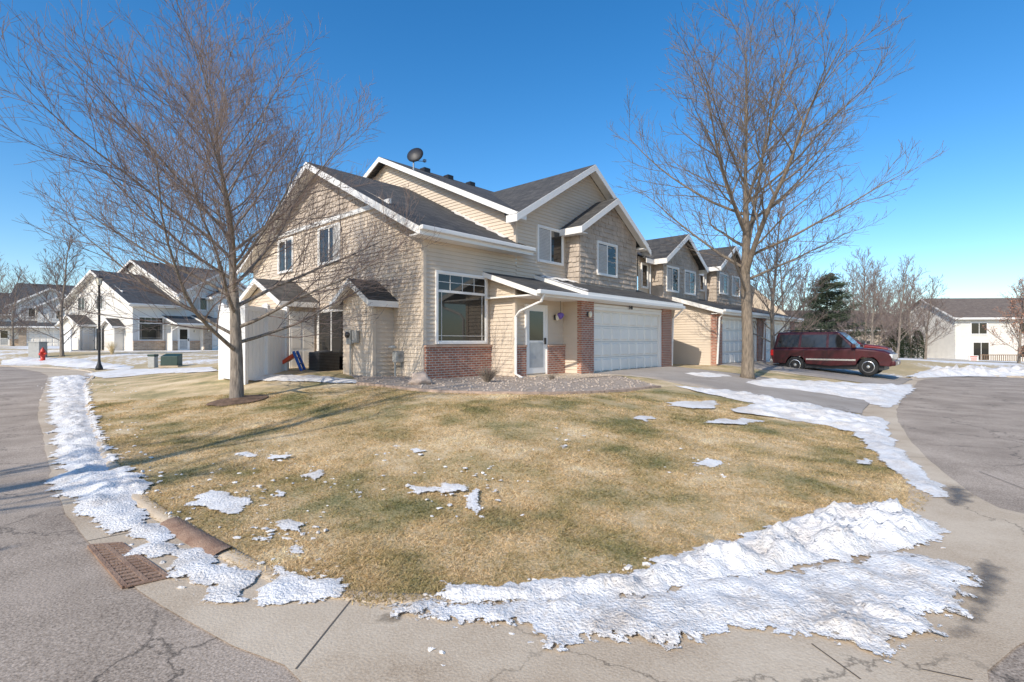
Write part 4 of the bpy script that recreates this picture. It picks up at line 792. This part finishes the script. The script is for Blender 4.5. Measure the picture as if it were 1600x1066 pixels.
# ---------------- trees ----------------
def gen_tree(seed,H,r0,t0,nb,Lf,angf,nl=(11,7,3),wob=.12,trop=.10,rmin=.0045,fine=True,lean=(0,0),big=0,top=0.0):
    R=random.Random(seed); tk=MB(); cr=MB()
    def path(p,d,L,r,n,w,tr,tip):
        pts=[p.copy()]; rs=[r]; d=d.copy()
        for i in range(n):
            d=(d+Vector((R.uniform(-w,w),R.uniform(-w,w),R.uniform(-w,w)+tr))).normalized(); p=p+d*(L/n); pts.append(p.copy()); f=(i+1)/n; rs.append(max(rmin*.8,r*(1-f)+tip*f))
        return pts,rs
    def samp(pts,rs,t):
        k=t*(len(pts)-1); i=min(int(k),len(pts)-2); f=k-i; return pts[i].lerp(pts[i+1],f),rs[i]*(1-f)+rs[i+1]*f,(pts[i+1]-pts[i]).normalized()
    def perp(d,a):
        e=d.orthogonal().normalized(); return Matrix.Rotation(a,3,d)@e
    lead,lr=path(Vector((0,0,0)),Vector((lean[0],lean[1],1)).normalized(),H,r0,14,.055,.03,rmin*1.5)
    if top>0: lr=[r*(1-top*sm(np.array((i/14-t0)/.35)).item()) if i/14>t0 else r for i,r in enumerate(lr)]
    lr[0]=r0*1.35; lead.insert(1,lead[0].lerp(lead[1],.3)); lr.insert(1,r0*1.02)
    tk.tube(lead,lr,12)
    az=R.uniform(0,6); jobs=[]
    for i in range(nb):
        t=t0+(1-t0)*(i/nb)**.95*.97; az+=2.4+R.uniform(-.4,.4); f=(t-t0)/(1-t0)
        jobs.append((lead,lr,t,az,Lf(f)*R.uniform(.8,1.12),angf(f)+R.uniform(-.1,.1)))
    for i in range(big):
        t=t0+(.04+.30*i/max(1,big)); az+=2.2; p,r,d=samp(lead,lr,t); o=perp(d,az); a_=R.uniform(.36,.52); dd_=(d*math.cos(a_)+o*math.sin(a_)).normalized()
        Lk=H*(1-t)*.86; P0,R0=path(p,dd_,Lk,r*.66,11,.08,.05,rmin*1.5); tk.tube(P0,R0,8,False); a0=R.uniform(0,6)
        for j in range(14):
            a0+=2.4; tt=.15+.83*j/14; jobs.append((P0,R0,tt,a0,Lk*.40*(1-.70*tt)+.5,R.uniform(.55,.85)))
    for (src,srr,t,az_,L,an) in jobs:
        p,r,d=samp(src,srr,t); o=perp(d,az_); dd_=(d*math.cos(an)+o*math.sin(an)).normalized()
        rb=min(r*.55,.010+L*.0080*(r0/.16)**.35); P1,R1=path(p,dd_,L,rb,9,wob,trop*.55,rmin*1.3); tk.tube(P1,R1,5,False)
        n2=max(4,int(nl[0]*L/3.5)); a2=R.uniform(0,6)
        for j in range(n2):
            t2=.15+.83*(j+R.random()*.6)/n2; a2+=2.4+R.uniform(-.5,.5); L2=L*.42*(1-t2*.55)*R.uniform(.7,1.25)+.18
            p2,r2,d2=samp(P1,R1,t2); an2=R.uniform(.5,.9); o=perp(d2,a2); q=(d2*math.cos(an2)+o*math.sin(an2)+Vector((0,0,.12))).normalized()
            P2,R2=path(p2,q,L2,max(rmin*1.3,min(r2*.55,.003+L2*.0055)),6,wob*1.1,trop*.8,rmin); cr.tube(P2,R2,4,False)
            n3=max(3,int(nl[1]*L2/1.1)); a3=R.uniform(0,6)
            for k in range(n3):
                t3=.12+.86*(k+R.random()*.6)/n3; a3+=2.4; L3=(L2*.42*(1-t3*.5)+.12)*R.uniform(.7,1.3); p3,r3,d3=samp(P2,R2,t3); an3=R.uniform(.45,.8); o=perp(d3,a3); q=(d3*math.cos(an3)+o*math.sin(an3)+Vector((0,0,.15))).normalized()
                P3,R3=path(p3,q,L3,rmin*1.0,3,wob*1.3,trop,rmin*.7); cr.tube(P3,R3,3,False)
                if fine:
                    for m_ in range(nl[2]):
                        t4=R.uniform(.15,.95); p4,r4,d4=samp(P3,R3,t4); an4=R.uniform(.4,.8); o=perp(d4,R.uniform(0,6.28)); q=(d4*math.cos(an4)+o*math.sin(an4)+Vector((0,0,.2))).normalized(); L4=L3*.6*R.uniform(.6,1.3)
                        P4,R4=path(p4,q,L4,rmin*.75,2,.15,trop,rmin*.6); cr.tube(P4,R4,3,False)
    return tk,cr
def place_tree(gen,label,loc,mats,name='bare_tree',group=None,rz=0):
    T=thing(name,label,'tree',loc,rz,group); gen[0].build('trunk',M[mats[0]],T,True,fixn=False); gen[1].build('crown',M[mats[1]],T,True,fixn=False); return T
def dup(T,label,loc,rz,sc,group=None):
    r=T.copy(); COL.objects.link(r); r.location=loc; r.rotation_euler=(0,0,rz); r.scale=(sc,sc,sc); r['label']=label
    if group: r['group']=group
    for c in T.children: q=c.copy(); COL.objects.link(q); q.parent=r
    return r
p=pix(370,628); zt1=EYE+(533-120)/800*p[1]; z0=hs(*p); H=zt1-z0; print('LEFT TREE',p,H)
g=gen_tree(11,H*.97,.145,.22,38,lambda t:4.75*(1-.58*t**1.3),lambda t:1.12-.55*t,(13,8,3),rmin=.0037,trop=.055,top=.25)
place_tree(g,'bare tree with spreading reddish twigs on the left lawn, nearest to the camera',(p[0],p[1],z0-.03),('bark','twig'))
R=random.Random(5)
mp=smoothline([(p[0]+.62*math.cos(a)*R.uniform(.85,1.1),p[1]+.62*math.sin(a)*R.uniform(.85,1.1)) for a in np.linspace(0,2*PI,13)[:-1]],1,True)
sheet('mulch_ring',mp,grid(p[0]-1,p[0]+1,p[1]-1,p[1]+1,.07),lambda x,y:h(x,y)+.02+.09*sm(1-np.hypot(x-p[0],y-p[1])/.62)+np.array([noise.noise(Vector((a*14,b*14,0))) for a,b in zip(x,y)])*.02+.01,M['mulch'],label='ring of dark mulch around the left tree trunk',cat='mulch',kind='stuff')
p=pix(1168,592); z0=hs(*p); print('RIGHT TREE',p)
Hr=EYE+(533-20)/800*p[1]-z0
g=gen_tree(29,Hr,.205,.29,26,lambda t:(3.7+2.6*math.sin(min(1,t*1.7+.25)*PI/2))*(1-.72*t**1.3)*.95,lambda t:1.15-.60*t,(9,6,2),rmin=.0052,trop=.065,big=5,top=.45)
place_tree(g,'tall bare tree with a thick trunk on the strip between the driveways',(p[0],p[1],z0-.05),('bark2','twig2'))
g=gen_tree(31,8,.12,.15,24,lambda t:3.6*(1-.7*t),lambda t:1.0-.5*t,(9,6,3),rmin=.0085,fine=True)
def bt(x,D,H,dz=0):
    X=(x-800)/800*D; return (X,D,hs(X,D)-.05+dz)
B0=place_tree(g,'twiggy bare tree just right of the tall thick trunk',bt(1208,26,8),('bark','twig'))
dup(B0,'bare sapling rising behind the red fire hydrant',bt(97,33,7),1.2,.98)
for (x,D,sc,l) in [(1350,46,1.15,'bare rounded tree behind the suv windscreen'),(1402,42,.98,'bare tree above the arborvitae hedge'),(1446,45,.85,'bare tree just left of the far pale house'),(1378,60,1.2,'farthest bare tree rising over the brown roof'),(1310,70,1.2,'distant bare tree seen beside the evergreen'),(20,60,1.1,'bare tree before the pale townhouse at the far left'),(322,50,.8,'bare tree in front of the white townhouse entry'),(-20,42,1.1,'bare tree cut off by the left picture edge'),(1250,48,1.0,'bare tree between the tall trunk and the evergreen'),(1475,72,1.0,'distant bare tree over the pale far house'),(60,95,1.3,'distant bare tree over the roofs at far left'),(1332,54,1.15,'bare tree crowding the right side of the evergreen'),(1425,56,1.05,'bare tree rising between the hedge and the pale far house'),(1228,36,.95,'slender bare tree behind the tail of the dark red suv'),(1390,80,1.3,'faint bare tree on the horizon above the hedge'),(1364,38,.85,'small bare tree directly behind the bonnet of the suv'),(1418,64,1.2,'bare tree tallest above the right end of the hedge')]:
    dup(B0,l,bt(x,D,8),x*.7,sc)
g=gen_tree(57,12.5,.24,.25,16,lambda t:4.2*(1-.6*t),lambda t:.85-.45*t,(6,3,0),rmin=.014,fine=False)
TS=place_tree(g,'large bare tree behind the viewer, outside the view, shading the lawn',(-10.2,-2.2,0),('bark','twig'))
def leaves(n,cf,size,seed,mat,name,par):
    R=random.Random(seed); m=MB()
    for i in range(n):
        c=Vector(cf(R)); a=Vector((R.gauss(0,1),R.gauss(0,1),R.gauss(0,1))).normalized(); b=a.orthogonal().normalized(); s=size*R.uniform(.6,1.3)
        m.add([c,c+a*s,c+a*s*.5+b*s*.5],[(0,1,2)])
    return m.build(name,mat,par,fixn=False)
M['rustleaf']=plain('rustleaf',(.36,.18,.11),.8,0,.4,2); M['needle']=plain('needle',(.045,.06,.03),.8,0,.5,1.5); M['needle2']=plain('needle2',(.045,.065,.028),.8,0,.35,2)
g=gen_tree(41,5.6,.1,.12,22,lambda t:2.6*(1-.6*t),lambda t:1.0-.5*t,(8,5,1),rmin=.01,fine=False)
loc=bt(1592,36,5); T=thing('russet_tree','young tree still holding russet leaves at the right edge','tree',loc); g[0].build('trunk',M['bark'],T,True,fixn=False)
tips=[v for v in g[1].v[::5]]
g[1].build('branches',M['twig'],T,True,fixn=False); leaves(6000,lambda R:(lambda q:(q[0]+R.gauss(0,.09),q[1]+R.gauss(0,.09),q[2]+R.gauss(0,.09)))(R.choice(tips)),.10,3,M['rustleaf'],'leaves',T)
def conifer(label,loc,H,Rr,n,mat,name='evergreen_tree',layered=True,seed=1):
    T=thing(name,label,'tree',loc); MB().tube([(0,0,-.1),(0,0,H*.95)],[.05*Rr+.05,.01],8).build('trunk',M['bark'],T)
    R=random.Random(seed); m=MB()
    nb=int(H*9) if layered else 0
    if layered:
        for i in range(nb):
            t=(i/nb)**.9; z=.3+t*(H-.4)+R.uniform(-.2,.2); L=Rr*(1-t)**.7*R.choice((.5,.75,.95,1.0,1.25))*R.uniform(.85,1.1)+.15; a=i*2.4+R.uniform(-.4,.4); 
            for k in range(int(n/nb)):
                f=R.random()**.6; c=Vector((math.cos(a)*L*f+R.gauss(0,.17)*(1+f),math.sin(a)*L*f+R.gauss(0,.17)*(1+f),z-.1*L*f+.28*f*f*L+R.gauss(0,.09)))
                d=Vector((math.cos(a)+R.gauss(0,.6),math.sin(a)+R.gauss(0,.6),R.gauss(.1,.4))).normalized(); b=d.orthogonal().normalized(); s=R.uniform(.12,.28); m.add([c,c+d*s,c+d*s*.5+b*s*.32],[(0,1,2)])
    else:
        for i in range(n):
            z=R.random()**.9*H; rr_=Rr*math.sqrt(max(0.02,1-(z/H)**2.2))*R.uniform(.75,1.08); a=R.uniform(0,2*PI); c=Vector((math.cos(a)*rr_,math.sin(a)*rr_,z)); d=Vector((math.cos(a)*.5+R.gauss(0,.4),math.sin(a)*.5+R.gauss(0,.4),1)).normalized(); b=d.orthogonal().normalized(); s=R.uniform(.1,.2); m.add([c,c+d*s,c+d*s*.5+b*s*.4],[(0,1,2)])
    m.build('crown',mat,T,fixn=False); return T
conifer('dark green evergreen tree behind the red suv',bt(1292,46,8),7.2,4.0,24000,M['needle'])
A0=conifer('clipped arborvitae in the hedge, first from the left',bt(1374,46,2),2.9,.55,1500,M['needle2'],'arborvitae',False)
for i,x in enumerate((1387,1399,1411,1423,1434)): dup(A0,'clipped arborvitae in the hedge, %s from the left'%['second','third','fourth','fifth','sixth'][i],bt(x,46,2),i*1.1,[.95,1.05,.92,1.0,.85][i])
# ---------------- light ----------------
AZ=math.atan2(-.56,-.828); EL=math.radians(36)
sd=Vector((math.sin(AZ)*math.cos(EL),math.cos(AZ)*math.cos(EL),math.sin(EL)))
sun=bpy.data.lights.new('sun','SUN'); sun.energy=4.3; sun.angle=math.radians(.5); sun.color=(1,.92,.80)
so=bpy.data.objects.new('sun',sun); COL.objects.link(so); so.rotation_euler=sd.to_track_quat('Z','Y').to_euler()
w=bpy.data.worlds.new('World'); scene.world=w; w.use_nodes=True; nt=w.node_tree; bg=nt.nodes['Background']
sk=nt.nodes.new('ShaderNodeTexSky'); sk.sky_type='NISHITA'; sk.sun_disc=False; sk.sun_elevation=EL; sk.sun_rotation=AZ; sk.air_density=1.0; sk.dust_density=.8; sk.ozone_density=2.5; sk.altitude=300
hsn=nt.nodes.new('ShaderNodeHueSaturation'); hsn.inputs['Saturation'].default_value=1.36; hsn.inputs['Value'].default_value=1.32
nt.links.new(sk.outputs[0],hsn.inputs['Color']); nt.links.new(hsn.outputs[0],bg.inputs[0]); bg.inputs[1].default_value=.15
cam=bpy.data.cameras.new('camera'); cam.lens=18; cam.sensor_width=36; cam.clip_end=3000; cam.clip_start=.05
co=bpy.data.objects.new('camera',cam); COL.objects.link(co); co.location=(0,0,EYE); co.rotation_euler=(PI/2,0,0); scene.camera=co
scene.view_settings.view_transform='Standard'; scene.view_settings.look='None'; scene.view_settings.exposure=0
print('FACES',sum(len(o.data.polygons) for o in bpy.data.objects if o.type=='MESH'))
